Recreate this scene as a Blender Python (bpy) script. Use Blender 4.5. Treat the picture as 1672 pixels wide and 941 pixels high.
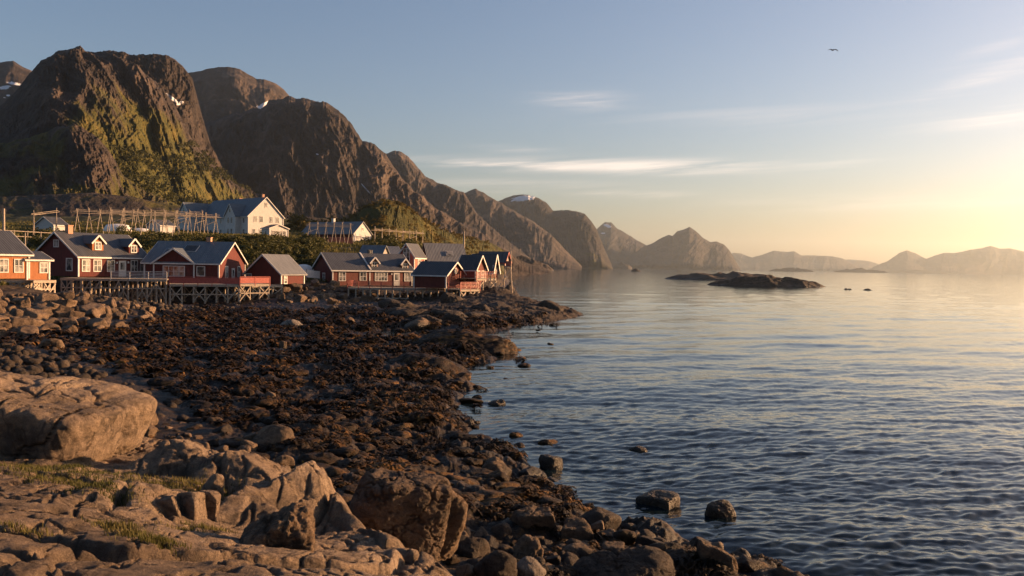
import bpy, bmesh, math, random
import numpy as np
from mathutils import Matrix, Vector

# ------------------------------------------------------------------ camera, sky, sun, exposure
for o in list(bpy.data.objects):
    bpy.data.objects.remove(o, do_unlink=True)
SC = bpy.context.scene
COL = SC.collection
R = math.radians
CAM_Z = 6.0
F = 1448.0                      # focal length in pixels of a 1672 px wide picture
PITCH, ROLL = R(1.424), R(0.945)
SUN_AZ, SUN_EL = R(70), R(9.0)  # degrees right of the view direction, above the horizon

cam_data = bpy.data.cameras.new('camera')
cam = bpy.data.objects.new('camera', cam_data)
COL.objects.link(cam)
CAM_R = Matrix.Rotation(math.pi / 2 - PITCH, 4, 'X') @ Matrix.Rotation(ROLL, 4, 'Z')
cam.matrix_world = Matrix.Translation((0, 0, CAM_Z)) @ CAM_R
cam_data.sensor_width = 36
cam_data.lens = F / 1672 * 36
cam_data.clip_start = 0.1
cam_data.clip_end = 60000
SC.camera = cam

world = bpy.data.worlds.new('World')
SC.world = world
world.use_nodes = True
SKY_STRENGTH = 0.064
SUN_STRENGTH = 5.0
EXPOSURE = 1.6

SC.view_settings.view_transform = 'Standard'
SC.view_settings.look = 'None'
SC.view_settings.exposure = EXPOSURE
SC.view_settings.gamma = 1
SC.view_settings.use_curve_mapping = False
SC.render.engine = 'CYCLES'
SC.cycles.use_denoising = True
SC.cycles.max_bounces = 6
SC.cycles.diffuse_bounces = 3
SC.cycles.glossy_bounces = 3
SC.cycles.volume_bounces = 0
SC.cycles.sample_clamp_indirect = 4
SC.cycles.use_adaptive_sampling = True
SC.cycles.adaptive_threshold = 0.01


def build_world():
    nt = world.node_tree
    nt.nodes.clear()
    N, L = nt.nodes.new, nt.links.new
    out = N('ShaderNodeOutputWorld')
    bg = N('ShaderNodeBackground')
    bg.inputs['Strength'].default_value = SKY_STRENGTH
    sky = N('ShaderNodeTexSky')
    sky.sky_type = 'NISHITA'
    sky.sun_disc = False
    sky.sun_elevation = SUN_EL
    sky.sun_rotation = SUN_AZ
    sky.altitude = 0
    sky.air_density = 1.0
    sky.dust_density = 1.7
    sky.ozone_density = 2.5
    tc = N('ShaderNodeTexCoord')
    sep = N('ShaderNodeSeparateXYZ')
    L(tc.outputs['Generated'], sep.inputs[0])

    def math_(op, a, b=None, c=None):
        n = N('ShaderNodeMath'); n.operation = op
        for i, v in enumerate((a, b, c)):
            if v is None:
                continue
            if isinstance(v, (int, float)):
                n.inputs[i].default_value = v
            else:
                L(v, n.inputs[i])
        return n.outputs[0]
    az = math_('ARCTAN2', sep.outputs[0], sep.outputs[1])
    el = math_('ARCSINE', sep.outputs[2])
    # thin streaks of cirrus: noise stretched along the horizon, only inside a few bands of the sky
    comb = N('ShaderNodeCombineXYZ')
    tilt = math_('ADD', el, math_('MULTIPLY', az, -0.06))
    L(math_('MULTIPLY', az, 3.6), comb.inputs[0])
    L(math_('MULTIPLY', tilt, 75.0), comb.inputs[1])
    nz = N('ShaderNodeTexNoise'); nz.inputs['Scale'].default_value = 1.0
    nz.inputs['Detail'].default_value = 10; nz.inputs['Roughness'].default_value = 0.68
    nz.inputs['Distortion'].default_value = 0.5
    L(comb.outputs[0], nz.inputs['Vector'])
    streak = N('ShaderNodeMapRange'); streak.interpolation_type = 'SMOOTHSTEP'
    streak.inputs[1].default_value = 0.34; streak.inputs[2].default_value = 0.80
    L(nz.outputs[0], streak.inputs[0])
    total = None
    for (a, e, wa, we, k, sl) in CLOUDS:
        da = math_('MULTIPLY', math_('SUBTRACT', az, a), 1 / wa)
        de = math_('MULTIPLY', math_('SUBTRACT', math_('SUBTRACT', el, e), math_('MULTIPLY', math_('SUBTRACT', az, a), sl)), 1 / we)
        s = math_('ADD', math_('MULTIPLY', da, da), math_('MULTIPLY', de, de))
        g = math_('MULTIPLY', math_('EXPONENT', math_('MULTIPLY', s, -1.0)), k)
        total = g if total is None else math_('ADD', total, g)
    dens = math_('MINIMUM', math_('MULTIPLY', math_('MULTIPLY', total, streak.outputs[0]), 0.72), 0.6)
    # cloud colour mixed over the sky, whose whole tone is tinted warmer
    mixc = N('ShaderNodeMix'); mixc.data_type = 'RGBA'; mixc.blend_type = 'MIX'
    L(dens, mixc.inputs[0])
    wb = N('ShaderNodeMix'); wb.data_type = 'RGBA'; wb.blend_type = 'MULTIPLY'
    wb.inputs[0].default_value = 1.0
    L(sky.outputs[0], wb.inputs[6]); wb.inputs[7].default_value = (1.07, 0.925, 0.93, 1)
    L(wb.outputs[2], mixc.inputs[6])
    mixc.inputs[7].default_value = (8.0, 6.5, 5.5, 1)
    L(mixc.outputs[2], bg.inputs['Color'])
    L(bg.outputs[0], out.inputs['Surface'])


def unproj(px, py, Y):
    """The point at depth Y metres along the view through a picture position (1672 x 941)."""
    d = CAM_R @ Vector(((px - 836) / F, -(py - 470.5) / F, -1))
    return Vector((d.x / d.y * Y, Y, CAM_Z + d.z / d.y * Y))


def azel(px, py):
    d = (CAM_R @ Vector(((px - 836) / F, -(py - 470.5) / F, -1))).normalized()
    return math.atan2(d.x, d.y), math.asin(d.z)


def _cloud(px, py, w, h, k, sl=0.0):
    a, e = azel(px, py)
    return (a, e, w / F, h / F, k, sl)


CLOUDS = [_cloud(960, 270, 250, 10, 1.1), _cloud(1110, 276, 130, 9, 1.0), _cloud(790, 268, 100, 6, 0.7), _cloud(940, 162, 65, 13, 0.75),
          _cloud(1640, 190, 95, 14, 0.8, 0.10), _cloud(1620, 122, 90, 14, 0.5, 0.3), _cloud(1250, 190, 240, 16, 0.25),
          _cloud(1640, 70, 60, 10, 0.4, 0.3), _cloud(860, 300, 170, 7, 0.45), _cloud(1000, 318, 190, 6, 0.5),
          _cloud(830, 243, 60, 5, 0.4), _cloud(1390, 262, 70, 12, 0.3, 0.2), _cloud(1500, 330, 300, 14, 0.35)]
build_world()

sun_data = bpy.data.lights.new('sun', 'SUN')
sun_data.energy = SUN_STRENGTH
sun_data.angle = R(0.5)
sun_data.color = (1.0, 0.56, 0.27)
sun = bpy.data.objects.new('sun', sun_data)
COL.objects.link(sun)
to_sun = Vector((math.sin(SUN_AZ) * math.cos(SUN_EL), math.cos(SUN_AZ) * math.cos(SUN_EL), math.sin(SUN_EL)))
sun.rotation_euler = to_sun.to_track_quat('Z', 'Y').to_euler()

# ------------------------------------------------------------------ helpers: noise
_rs = np.random.RandomState(7)
_P = np.concatenate([_rs.permutation(256)] * 3)
_G = _rs.normal(size=(256, 3)); _G /= np.linalg.norm(_G, axis=1)[:, None]


def pn3(x, y, z):
    x = np.asarray(x, float); y = np.asarray(y, float) + 0 * x; z = np.asarray(z, float) + 0 * x
    xi = np.floor(x).astype(int); yi = np.floor(y).astype(int); zi = np.floor(z).astype(int)
    xf, yf, zf = x - xi, y - yi, z - zi
    xi &= 255; yi &= 255; zi &= 255
    u = xf * xf * xf * (xf * (xf * 6 - 15) + 10); v = yf * yf * yf * (yf * (yf * 6 - 15) + 10); w = zf * zf * zf * (zf * (zf * 6 - 15) + 10)

    def g(i, j, k):
        gr = _G[_P[_P[_P[xi + i] + yi + j] + zi + k]]
        return gr[..., 0] * (xf - i) + gr[..., 1] * (yf - j) + gr[..., 2] * (zf - k)
    a = g(0, 0, 0); a += u * (g(1, 0, 0) - a)
    b = g(0, 1, 0); b += u * (g(1, 1, 0) - b)
    a += v * (b - a)
    c = g(0, 0, 1); c += u * (g(1, 0, 1) - c)
    d = g(0, 1, 1); d += u * (g(1, 1, 1) - d)
    c += v * (d - c)
    return a + w * (c - a)


def fbm(x, y, z=0.0, octaves=5, gain=0.5, lac=2.03):
    s, a, f = 0, 1.0, 1.0
    for i in range(octaves):
        s = s + a * pn3(x * f + 13.7 * i, y * f + 7.1 * i, z * f + 3.3 * i)
        a *= gain; f *= lac
    return s


def ridged(x, y, z=0.0, octaves=5, gain=0.5, lac=2.07):
    s, a, f, t = 0, 1.0, 1.0, 0
    for i in range(octaves):
        n = 1 - 2 * np.abs(pn3(x * f + 5.7 * i, y * f + 9.1 * i, z * f + 1.3 * i))
        s = s + a * n; t += a
        a *= gain; f *= lac
    return s / t


def smooth(a, b, x):
    t = np.clip((x - a) / (b - a), 0, 1)
    return t * t * (3 - 2 * t)


def hash2(i, j, k=0):
    h = np.sin(i * 127.1 + j * 311.7 + k * 74.7) * 43758.5453
    return h - np.floor(h)


def voronoi(x, y, jit=0.9):
    """First and second distance, the cell's ids and the vector from its centre."""
    xi, yi = np.floor(x), np.floor(y)
    f1 = np.full(x.shape, 9.0); f2 = np.full(x.shape, 9.0)
    ci = np.zeros(x.shape); cj = np.zeros(x.shape); vx = np.zeros(x.shape); vy = np.zeros(x.shape)
    for di in (-1, 0, 1):
        for dj in (-1, 0, 1):
            i, j = xi + di, yi + dj
            dx = x - (i + 0.5 + jit * (hash2(i, j, 1) - 0.5)); dy = y - (j + 0.5 + jit * (hash2(i, j, 2) - 0.5))
            d = np.sqrt(dx * dx + dy * dy)
            near = d < f1
            f2 = np.where(near, f1, np.minimum(f2, d))
            ci = np.where(near, i, ci); cj = np.where(near, j, cj)
            vx = np.where(near, dx, vx); vy = np.where(near, dy, vy)
            f1 = np.where(near, d, f1)
    return f1, f2, ci, cj, vx, vy


# ------------------------------------------------------------------ helpers: objects
def tag(o, label=None, cat=None, group=None, kind=None):
    if label: o['label'] = label
    if cat: o['category'] = cat
    if group: o['group'] = group
    if kind: o['kind'] = kind
    return o


def link(name, me, parent=None, loc=None):
    o = bpy.data.objects.new(name, me)
    COL.objects.link(o)
    if parent is not None:
        o.parent = parent
    if loc is not None:
        o.location = loc
    return o


def np_mesh(name, verts, faces, mats, smooth_shade=True, attrs=None, mat_idx=None):
    """A mesh from arrays: verts (n,3), faces (m,4) or (m,3)."""
    me = bpy.data.meshes.new(name)
    verts = np.ascontiguousarray(verts, dtype=np.float32); faces = np.ascontiguousarray(faces, dtype=np.int32)
    k = faces.shape[1]
    me.vertices.add(len(verts)); me.vertices.foreach_set('co', verts.ravel())
    me.loops.add(faces.size); me.loops.foreach_set('vertex_index', faces.ravel())
    me.polygons.add(len(faces)); me.polygons.foreach_set('loop_start', np.arange(0, faces.size, k, dtype=np.int32))
    me.update(calc_edges=True)
    if smooth_shade:
        me.polygons.foreach_set('use_smooth', np.ones(len(faces), dtype=bool))
    for m in (mats if isinstance(mats, (list, tuple)) else [mats]):
        me.materials.append(m)
    if mat_idx is not None:
        me.polygons.foreach_set('material_index', np.asarray(mat_idx, dtype=np.int32))
    for an, av in (attrs or {}).items():
        a = me.attributes.new(an, 'FLOAT', 'POINT')
        a.data.foreach_set('value', np.ascontiguousarray(av, dtype=np.float32).ravel())
    return me


def grid_faces(nu, nv):
    i = np.arange(nu - 1)[:, None] * nv + np.arange(nv - 1)[None, :]
    i = i.ravel()
    return np.stack([i, i + nv, i + nv + 1, i + 1], 1)


class MB:
    """Collects boxes, beams and polygons into one mesh."""
    def __init__(self):
        self.v, self.f, self.mi = [], [], []

    def poly(self, pts, faces, m=0, M=None):
        b = len(self.v)
        for p in pts:
            p = Vector(p)
            self.v.append((M @ p) if M is not None else p)
        for f in faces:
            self.f.append([b + i for i in f]); self.mi.append(m)
        return self

    def box(self, x0, x1, y0, y1, z0, z1, m=0, M=None):
        p = [(x0, y0, z0), (x1, y0, z0), (x1, y1, z0), (x0, y1, z0), (x0, y0, z1), (x1, y0, z1), (x1, y1, z1), (x0, y1, z1)]
        return self.poly(p, [(3, 2, 1, 0), (4, 5, 6, 7), (0, 1, 5, 4), (1, 2, 6, 5), (2, 3, 7, 6), (3, 0, 4, 7)], m, M)

    def beam(self, a, b, w, h=None, m=0, M=None, up=(0, 0, 1)):
        a, b = Vector(a), Vector(b)
        h = h or w
        d = (b - a).normalized()
        s = d.cross(Vector(up))
        if s.length < 1e-3:
            s = d.cross(Vector((1, 0, 0)))
        s.normalize(); t = s.cross(d)
        s *= w / 2; t *= h / 2
        p = [a - s - t, a + s - t, a + s + t, a - s + t, b - s - t, b + s - t, b + s + t, b - s + t]
        return self.poly(p, [(0, 1, 2, 3), (7, 6, 5, 4), (0, 4, 5, 1), (1, 5, 6, 2), (2, 6, 7, 3), (3, 7, 4, 0)], m, M)

    def tube(self, a, b, r0, r1=None, n=6, m=0, M=None):
        a, b = Vector(a), Vector(b)
        r1 = r0 if r1 is None else r1
        d = (b - a).normalized()
        s = d.cross(Vector((0, 0, 1)))
        if s.length < 1e-3:
            s = Vector((1, 0, 0))
        s.normalize(); t = s.cross(d)
        p = []
        for c, r in ((a, r0), (b, r1)):
            for k in range(n):
                q = 2 * math.pi * k / n
                p.append(c + s * (r * math.cos(q)) + t * (r * math.sin(q)))
        f = [(k, n + k, n + (k + 1) % n, (k + 1) % n) for k in range(n)]
        f += [tuple(range(n)), tuple(range(2 * n - 1, n - 1, -1))]
        return self.poly(p, f, m, M)

    def build(self, name, mats, parent=None, loc=None, smooth_shade=False):
        me = bpy.data.meshes.new(name)
        me.from_pydata([tuple(p) for p in self.v], [], self.f)
        bm = bmesh.new(); bm.from_mesh(me)
        bmesh.ops.recalc_face_normals(bm, faces=bm.faces)
        bm.to_mesh(me); bm.free()
        for m in (mats if isinstance(mats, (list, tuple)) else [mats]):
            me.materials.append(m)
        me.polygons.foreach_set('material_index', self.mi)
        if smooth_shade:
            me.polygons.foreach_set('use_smooth', [True] * len(me.polygons))
        me.update()
        return link(name, me, parent, loc)


def empty(name, loc, rz=0.0):
    o = bpy.data.objects.new(name, None)
    o.empty_display_size = 0.5
    COL.objects.link(o)
    o.location = loc; o.rotation_euler = (0, 0, rz)
    return o


# ------------------------------------------------------------------ helpers: materials
class NT:
    def __init__(self, name):
        self.mat = bpy.data.materials.new(name)
        self.mat.use_nodes = True
        self.t = self.mat.node_tree
        self.b = self.t.nodes['Principled BSDF']
        self.out = self.t.nodes['Material Output']
        self._pos = None

    def n(self, typ, **kw):
        x = self.t.nodes.new(typ)
        for k, v in kw.items():
            setattr(x, k, v)
        return x

    def l(self, a, b):
        self.t.links.new(a, b)

    def put(self, sock, v):
        if isinstance(v, bpy.types.NodeSocket):
            self.l(v, sock)
        elif isinstance(v, (tuple, list)):
            sock.default_value = tuple(v) + ((1,) if len(v) == 3 and len(sock.default_value) == 4 else ())
        else:
            sock.default_value = v

    def pos(self):
        if self._pos is None:
            self._pos = self.n('ShaderNodeNewGeometry')
        return self._pos.outputs['Position']

    def objco(self):
        return self.n('ShaderNodeTexCoord').outputs['Object']

    def mapv(self, vec, scale=(1, 1, 1), rot=(0, 0, 0)):
        m = self.n('ShaderNodeMapping')
        self.l(vec, m.inputs['Vector'])
        m.inputs['Scale'].default_value = scale; m.inputs['Rotation'].default_value = rot
        return m.outputs[0]

    def noise(self, vec, scale, detail=5, rough=0.55, dist=0.0):
        x = self.n('ShaderNodeTexNoise')
        self.l(vec, x.inputs['Vector'])
        x.inputs['Scale'].default_value = scale; x.inputs['Detail'].default_value = detail
        x.inputs['Roughness'].default_value = rough; x.inputs['Distortion'].default_value = dist
        return x.outputs[0]

    def voro(self, vec, scale, feature='F1', out=0):
        x = self.n('ShaderNodeTexVoronoi', feature=feature)
        self.l(vec, x.inputs['Vector']); x.inputs['Scale'].default_value = scale
        return x.outputs[out]

    def ramp(self, fac, stops):
        r = self.n('ShaderNodeValToRGB')
        self.l(fac, r.inputs[0])
        e = r.color_ramp.elements
        while len(e) < len(stops):
            e.new(0.5)
        for i, (p, c) in enumerate(stops):
            e[i].position = p
            e[i].color = tuple(c) + (1,) if len(c) == 3 else c
        return r.outputs[0]

    def rng(self, v, a, b, c=0.0, d=1.0):
        x = self.n('ShaderNodeMapRange'); x.interpolation_type = 'SMOOTHSTEP'
        self.put(x.inputs[0], v)
        for i, k in enumerate((a, b, c, d)):
            x.inputs[i + 1].default_value = k
        return x.outputs[0]

    def mix(self, fac, a, b, blend='MIX'):
        x = self.n('ShaderNodeMix', data_type='RGBA', blend_type=blend)
        self.put(x.inputs[0], fac); self.put(x.inputs[6], a); self.put(x.inputs[7], b)
        return x.outputs[2]

    def m(self, op, a, b=None):
        x = self.n('ShaderNodeMath', operation=op)
        self.put(x.inputs[0], a)
        if b is not None:
            self.put(x.inputs[1], b)
        return x.outputs[0]

    def attr(self, name):
        a = self.n('ShaderNodeAttribute'); a.attribute_name = name
        return a.outputs['Fac']

    def bump(self, h, dist, strength=1.0, prev=None):
        x = self.n('ShaderNodeBump')
        self.l(h, x.inputs['Height']); x.inputs['Distance'].default_value = dist; x.inputs['Strength'].default_value = strength
        if prev is not None:
            self.l(prev, x.inputs['Normal'])
        return x.outputs[0]

    def done(self, color=None, rough=0.8, normal=None, spec=0.5, **kw):
        if color is not None:
            self.put(self.b.inputs['Base Color'], color)
        self.put(self.b.inputs['Roughness'], rough)
        self.b.inputs['Specular IOR Level'].default_value = spec
        if normal is not None:
            self.l(normal, self.b.inputs['Normal'])
        for k, v in kw.items():
            self.put(self.b.inputs[k.replace('_', ' ')], v)
        return self.mat

# ------------------------------------------------------------------ materials
def rock_mat(name, dark, mid, light, scale=1.0, tide=True, lichen=0.25):
    t = NT(name)
    p = t.pos()
    big = t.noise(p, 0.8 * scale, 6, 0.6)
    fine = t.noise(p, 9 * scale, 8, 0.65)
    grain = t.noise(p, 60 * scale, 4, 0.6)
    col = t.ramp(t.m('ADD', t.m('MULTIPLY', big, 0.6), t.m('MULTIPLY', fine, 0.4)), [(0.38, dark), (0.5, mid), (0.62, light)])
    col = t.mix(t.rng(grain, 0.35, 0.7, 0.0, 0.55), col, dark)
    streaky = t.noise(t.mapv(p, (0.8 * scale, 0.8 * scale, 3.5 * scale), (0.4, 0.25, 0.3)), 1.6, 7, 0.7, 0.8)
    col = t.mix(t.rng(streaky, 0.5, 0.68, 0.0, 0.7), col, tuple(x * 0.6 for x in dark))
    spots = t.voro(p, 11 * scale)
    sm = t.m('MULTIPLY', t.rng(spots, 0.22, 0.14), t.rng(t.noise(p, 1.7 * scale, 3), 0.5, 0.62, 0, lichen))
    col = t.mix(sm, col, (0.075, 0.07, 0.06))
    r = 0.78
    if tide:   # the dark band the tide leaves on stone
        z = t.n('ShaderNodeSeparateXYZ'); t.l(p, z.inputs[0])
        wob = t.m('ADD', z.outputs[2], t.m('MULTIPLY', t.m('SUBTRACT', t.noise(p, 1.3, 4), 0.5), 0.9))
        wet = t.rng(wob, 0.85, 0.15)
        col = t.mix(t.m('MULTIPLY', wet, 0.82), col, (0.018, 0.013, 0.008))
        r = t.rng(wob, 0.1, 0.9, 0.38, 0.8)
    info = t.n('ShaderNodeObjectInfo')
    col = t.mix(0.5, col, t.ramp(info.outputs['Random'], [(0.0, (0.55, 0.5, 0.5)), (0.5, (1, 1, 1)), (1.0, (1.0, 0.93, 0.85))]), 'MULTIPLY')
    ln = t.mapv(p, (2.2 * scale, 2.2 * scale, 7 * scale), (0.5, 0.3, 0.2))
    def vein(vec, sc, w):
        return t.rng(t.m('ABSOLUTE', t.m('SUBTRACT', t.noise(vec, sc, 5, 0.55, 0.6), 0.5)), 0.0, w)
    crack = t.m('MINIMUM', vein(t.mapv(p, (1.0 * scale, 0.35 * scale, 0.6 * scale), (0.3, 0.2, 0.7)), 0.75, 0.010), vein(t.mapv(p, (0.4 * scale, 1.0 * scale, 0.9 * scale), (0.1, 0.5, -0.5)), 1.3, 0.008))
    col = t.mix(t.m('MULTIPLY', t.m('SUBTRACT', 1.0, crack), 0.6), col, tuple(x * 0.4 for x in dark))
    b = t.bump(t.noise(ln, 1.5, 8, 0.68, 0.4), 0.16 / scale)
    b = t.bump(crack, 0.04 / scale, 0.8, b)
    b = t.bump(fine, 0.14 / scale, 1.0, b)
    b = t.bump(t.noise(p, 34 * scale, 6, 0.75), 0.06 / scale, 1.0, b)
    return t.done(col, r, b, 0.35)


M = {}
M['rock'] = rock_mat('weathered_stone', (0.07, 0.048, 0.031), (0.21, 0.142, 0.088), (0.32, 0.228, 0.15))
M['bedrock'] = rock_mat('bedrock_stone', (0.115, 0.082, 0.056), (0.33, 0.24, 0.162), (0.45, 0.345, 0.25), 1.0, False, 0.3)
M['darkrock'] = rock_mat('dark_stone', (0.022, 0.016, 0.012), (0.065, 0.046, 0.032), (0.13, 0.094, 0.064))
M['pale'] = rock_mat('pale_stone', (0.14, 0.12, 0.10), (0.27, 0.235, 0.2), (0.38, 0.34, 0.29))


def weed_mat():
    t = NT('wet_seaweed')
    p = t.pos()
    c = t.ramp(t.m('ADD', t.m('MULTIPLY', t.noise(p, 2.2, 6, 0.65), 0.6), t.m('MULTIPLY', t.noise(p, 0.3, 4, 0.6), 0.4)), [(0.40, (0.005, 0.003, 0.0015)), (0.52, (0.026, 0.013, 0.004)), (0.64, (0.18, 0.088, 0.02))])  # gold stop paints sun highlights into the weed, black stop its dark hollows
    b = t.bump(t.noise(t.mapv(p, (3, 3, 3)), 5, 6, 0.7, 0.6), 0.08)
    return t.done(c, 0.6, b, 0.15)


M['weed'] = weed_mat()


def shore_mat():
    t = NT('shore_ground')
    p = t.pos()
    weed = t.ramp(t.noise(p, 1.5, 8, 0.7), [(0.34, (0.004, 0.0025, 0.0012)), (0.52, (0.016, 0.008, 0.003)), (0.75, (0.10, 0.05, 0.013))])
    stone = t.ramp(t.noise(p, 1.1, 8, 0.65), [(0.32, (0.018, 0.013, 0.01)), (0.52, (0.05, 0.037, 0.027)), (0.75, (0.13, 0.10, 0.075))])
    grass = t.ramp(t.noise(p, 0.35, 8, 0.7), [(0.3, (0.014, 0.018, 0.005)), (0.5, (0.034, 0.036, 0.009)), (0.7, (0.08, 0.064, 0.018))])
    col = t.mix(t.attr('stone'), weed, stone)
    col = t.mix(t.attr('grass'), col, grass)
    b = t.bump(t.noise(p, 2.5, 8, 0.7, 0.5), 0.16)
    b = t.bump(t.noise(p, 14, 5, 0.7, 0.8), 0.05, 1.0, b)
    r = t.rng(t.m('MAXIMUM', t.attr('stone'), t.attr('grass')), 0, 1, 0.55, 0.9)
    return t.done(col, r, b, 0.22)


M['shore'] = shore_mat()


def water_mat():
    t = NT('sea_water')
    p = t.pos()
    v = t.mapv(p, (0.45, 1.0, 1.0), (0, 0, R(-14)))
    b = t.bump(t.noise(v, 1.1, 4, 0.6, 0.3), 0.022, 1.0)
    b = t.bump(t.noise(v, 6.0, 3, 0.6, 0.4), 0.006, 1.0, b)
    return t.done((0.004, 0.009, 0.013), 0.06, b, 0.33, IOR=1.33)


M['water'] = water_mat()


def mountain_mat(name, rock_d, rock_m, rock_l, s=1.0):
    t = NT(name)
    p = t.pos()
    v = t.mapv(p, (1, 1, 0.35))
    v2 = t.mapv(p, (1.0, 1.0, 0.25), (0, R(32), 0))
    c = t.ramp(t.m('ADD', t.m('MULTIPLY', t.noise(v2, 0.03 * s, 9, 0.7), 0.55), t.m('MULTIPLY', t.noise(v, 0.007 * s, 6, 0.6), 0.45)),
               [(0.38, rock_d), (0.5, rock_m), (0.62, rock_l)])
    g = t.ramp(t.noise(p, 0.045 * s, 8, 0.72), [(0.33, (0.022, 0.028, 0.008)), (0.5, (0.075, 0.072, 0.015)), (0.68, (0.15, 0.115, 0.028))])
    veg = t.m('ADD', t.attr('veg'), t.m('MULTIPLY', t.m('SUBTRACT', t.noise(v2, 0.026 * s, 8, 0.7), 0.5), 1.4))
    c = t.mix(t.rng(veg, 0.40, 0.62), c, g)
    sn = t.m('ADD', t.attr('snow'), t.m('MULTIPLY', t.m('SUBTRACT', t.noise(p, 0.09 * s, 6, 0.65), 0.5), 1.1))
    c = t.mix(t.rng(sn, 0.45, 0.6), c, (0.72, 0.75, 0.8))
    b = t.bump(t.noise(v, 0.05 * s, 10, 0.72, 0.3), 8.0 / s)
    b = t.bump(t.noise(p, 0.22 * s, 6, 0.75), 3.0 / s, 1.0, b)
    return t.done(c, 0.9, b, 0.2)


M['mount'] = mountain_mat('mountain_rock', (0.014, 0.0113, 0.0102), (0.042, 0.033, 0.0285), (0.12, 0.091, 0.073))
M['far'] = mountain_mat('far_mountain_rock', (0.014, 0.012, 0.011), (0.028, 0.023, 0.02), (0.065, 0.052, 0.044), 0.35)


def plank_mat(name, c0, c1, pitch=7.0, rough=0.75):
    t = NT(name)
    o = t.objco()
    s = t.n('ShaderNodeSeparateXYZ'); t.l(o, s.inputs[0])
    w = t.n('ShaderNodeTexWave', wave_type='BANDS', bands_direction='X')
    cb = t.n('ShaderNodeCombineXYZ')
    t.l(t.m('ADD', s.outputs[0], s.outputs[1]), cb.inputs[0])
    t.l(cb.outputs[0], w.inputs['Vector']); w.inputs['Scale'].default_value = pitch / 2
    streak = t.noise(t.mapv(o, (3, 3, 0.5)), 2.0, 6, 0.65)
    c = t.mix(t.rng(streak, 0.3, 0.7), c0, c1)
    c = t.mix(t.rng(w.outputs[1], 0.12, 0.0, 0.0, 0.55), c, tuple(x * 0.35 for x in c0))
    b = t.bump(w.outputs[1], 0.03, 0.6)
    return t.done(c, rough, b, 0.3)


M['red'] = plank_mat('red_boards', (0.065, 0.012, 0.010), (0.118, 0.022, 0.017))
M['ochre'] = plank_mat('ochre_and_sunlit_red_boards', (0.25, 0.092, 0.034), (0.34, 0.135, 0.052))
M['pink'] = plank_mat('faded_red_boards', (0.27, 0.085, 0.062), (0.37, 0.13, 0.095))
M['whiteboard'] = plank_mat('white_boards', (0.42, 0.415, 0.40), (0.56, 0.55, 0.53))
M['greyboard'] = plank_mat('grey_boards', (0.2, 0.18, 0.16), (0.32, 0.29, 0.26))


def simple(name, a, b, scale=3, rough=0.7, bump=0.0, spec=0.4):
    t = NT(name)
    o = t.objco()
    n = t.noise(o, scale, 6, 0.65)
    nb = t.bump(n, bump) if bump else None
    return t.done(t.mix(t.rng(n, 0.3, 0.7), a, b), rough, nb, spec)


def roof_mat(name, a, b):
    t = NT(name)
    o = t.objco()
    w = t.n('ShaderNodeTexWave', wave_type='BANDS', bands_direction='X')
    t.l(o, w.inputs['Vector']); w.inputs['Scale'].default_value = 1.1
    n = t.noise(t.mapv(o, (2.5, 0.5, 0.5)), 1.0, 7, 0.7)
    c = t.mix(t.rng(n, 0.3, 0.7), a, b)
    c = t.mix(t.rng(w.outputs[1], 0.2, 0.0, 0, 0.4), c, tuple(x * 0.5 for x in a))
    bb = t.bump(w.outputs[1], 0.04, 0.7)
    bb = t.bump(t.noise(o, 5, 5, 0.6), 0.02, 1.0, bb)
    return t.done(c, 0.55, bb, 0.45)


M['slate'] = roof_mat('slate_roof', (0.036, 0.039, 0.046), (0.07, 0.075, 0.085))
M['bluegrey'] = roof_mat('blue_grey_roof', (0.065, 0.08, 0.095), (0.11, 0.128, 0.145))
M['darkroof'] = roof_mat('dark_roof', (0.02, 0.022, 0.027), (0.04, 0.043, 0.05))
M['lightroof'] = roof_mat('light_grey_roof', (0.10, 0.107, 0.115), (0.165, 0.172, 0.18))
M['redroof'] = roof_mat('rusty_roof', (0.2, 0.06, 0.04), (0.3, 0.11, 0.07))
M['white'] = simple('white_paint', (0.42, 0.41, 0.39), (0.56, 0.55, 0.52), 4, 0.55)
M['redpaint'] = simple('red_paint', (0.24, 0.045, 0.035), (0.36, 0.075, 0.056), 4, 0.6)
M['timber'] = simple('weathered_timber', (0.2, 0.165, 0.13), (0.38, 0.32, 0.25), 6, 0.8, 0.01)
M['pale_lit_timber'] = simple('pale_and_sunlit_timber', (0.30, 0.24, 0.18), (0.45, 0.38, 0.3), 6, 0.8, 0.01)  # naturally pale wood, and sunlight painted into the colour of pier posts
M['brick'] = simple('brick_stack', (0.3, 0.16, 0.1), (0.42, 0.26, 0.18), 9, 0.85)
M['metal'] = simple('grey_metal', (0.3, 0.3, 0.3), (0.42, 0.42, 0.42), 5, 0.45)
M['dark'] = simple('dark_panel', (0.012, 0.012, 0.014), (0.03, 0.03, 0.033), 3, 0.5)
M['tarp'] = simple('white_tarpaulin', (0.62, 0.6, 0.57), (0.78, 0.76, 0.72), 2, 0.6, 0.05)
M['feather'] = simple('dark_feathers', (0.03, 0.028, 0.026), (0.07, 0.065, 0.06), 8, 0.8)
M['palefeather'] = simple('pale_feathers', (0.5, 0.48, 0.45), (0.65, 0.62, 0.58), 8, 0.8)


def glass_mat():
    t = NT('window_glass')
    o = t.pos()
    c = t.mix(t.rng(t.noise(o, 0.9, 2), 0.42, 0.6), (0.03, 0.034, 0.04), (0.25, 0.24, 0.22))   # curtains behind some panes
    return t.done(c, 0.08, None, 0.6)


M['glass'] = glass_mat()


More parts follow.
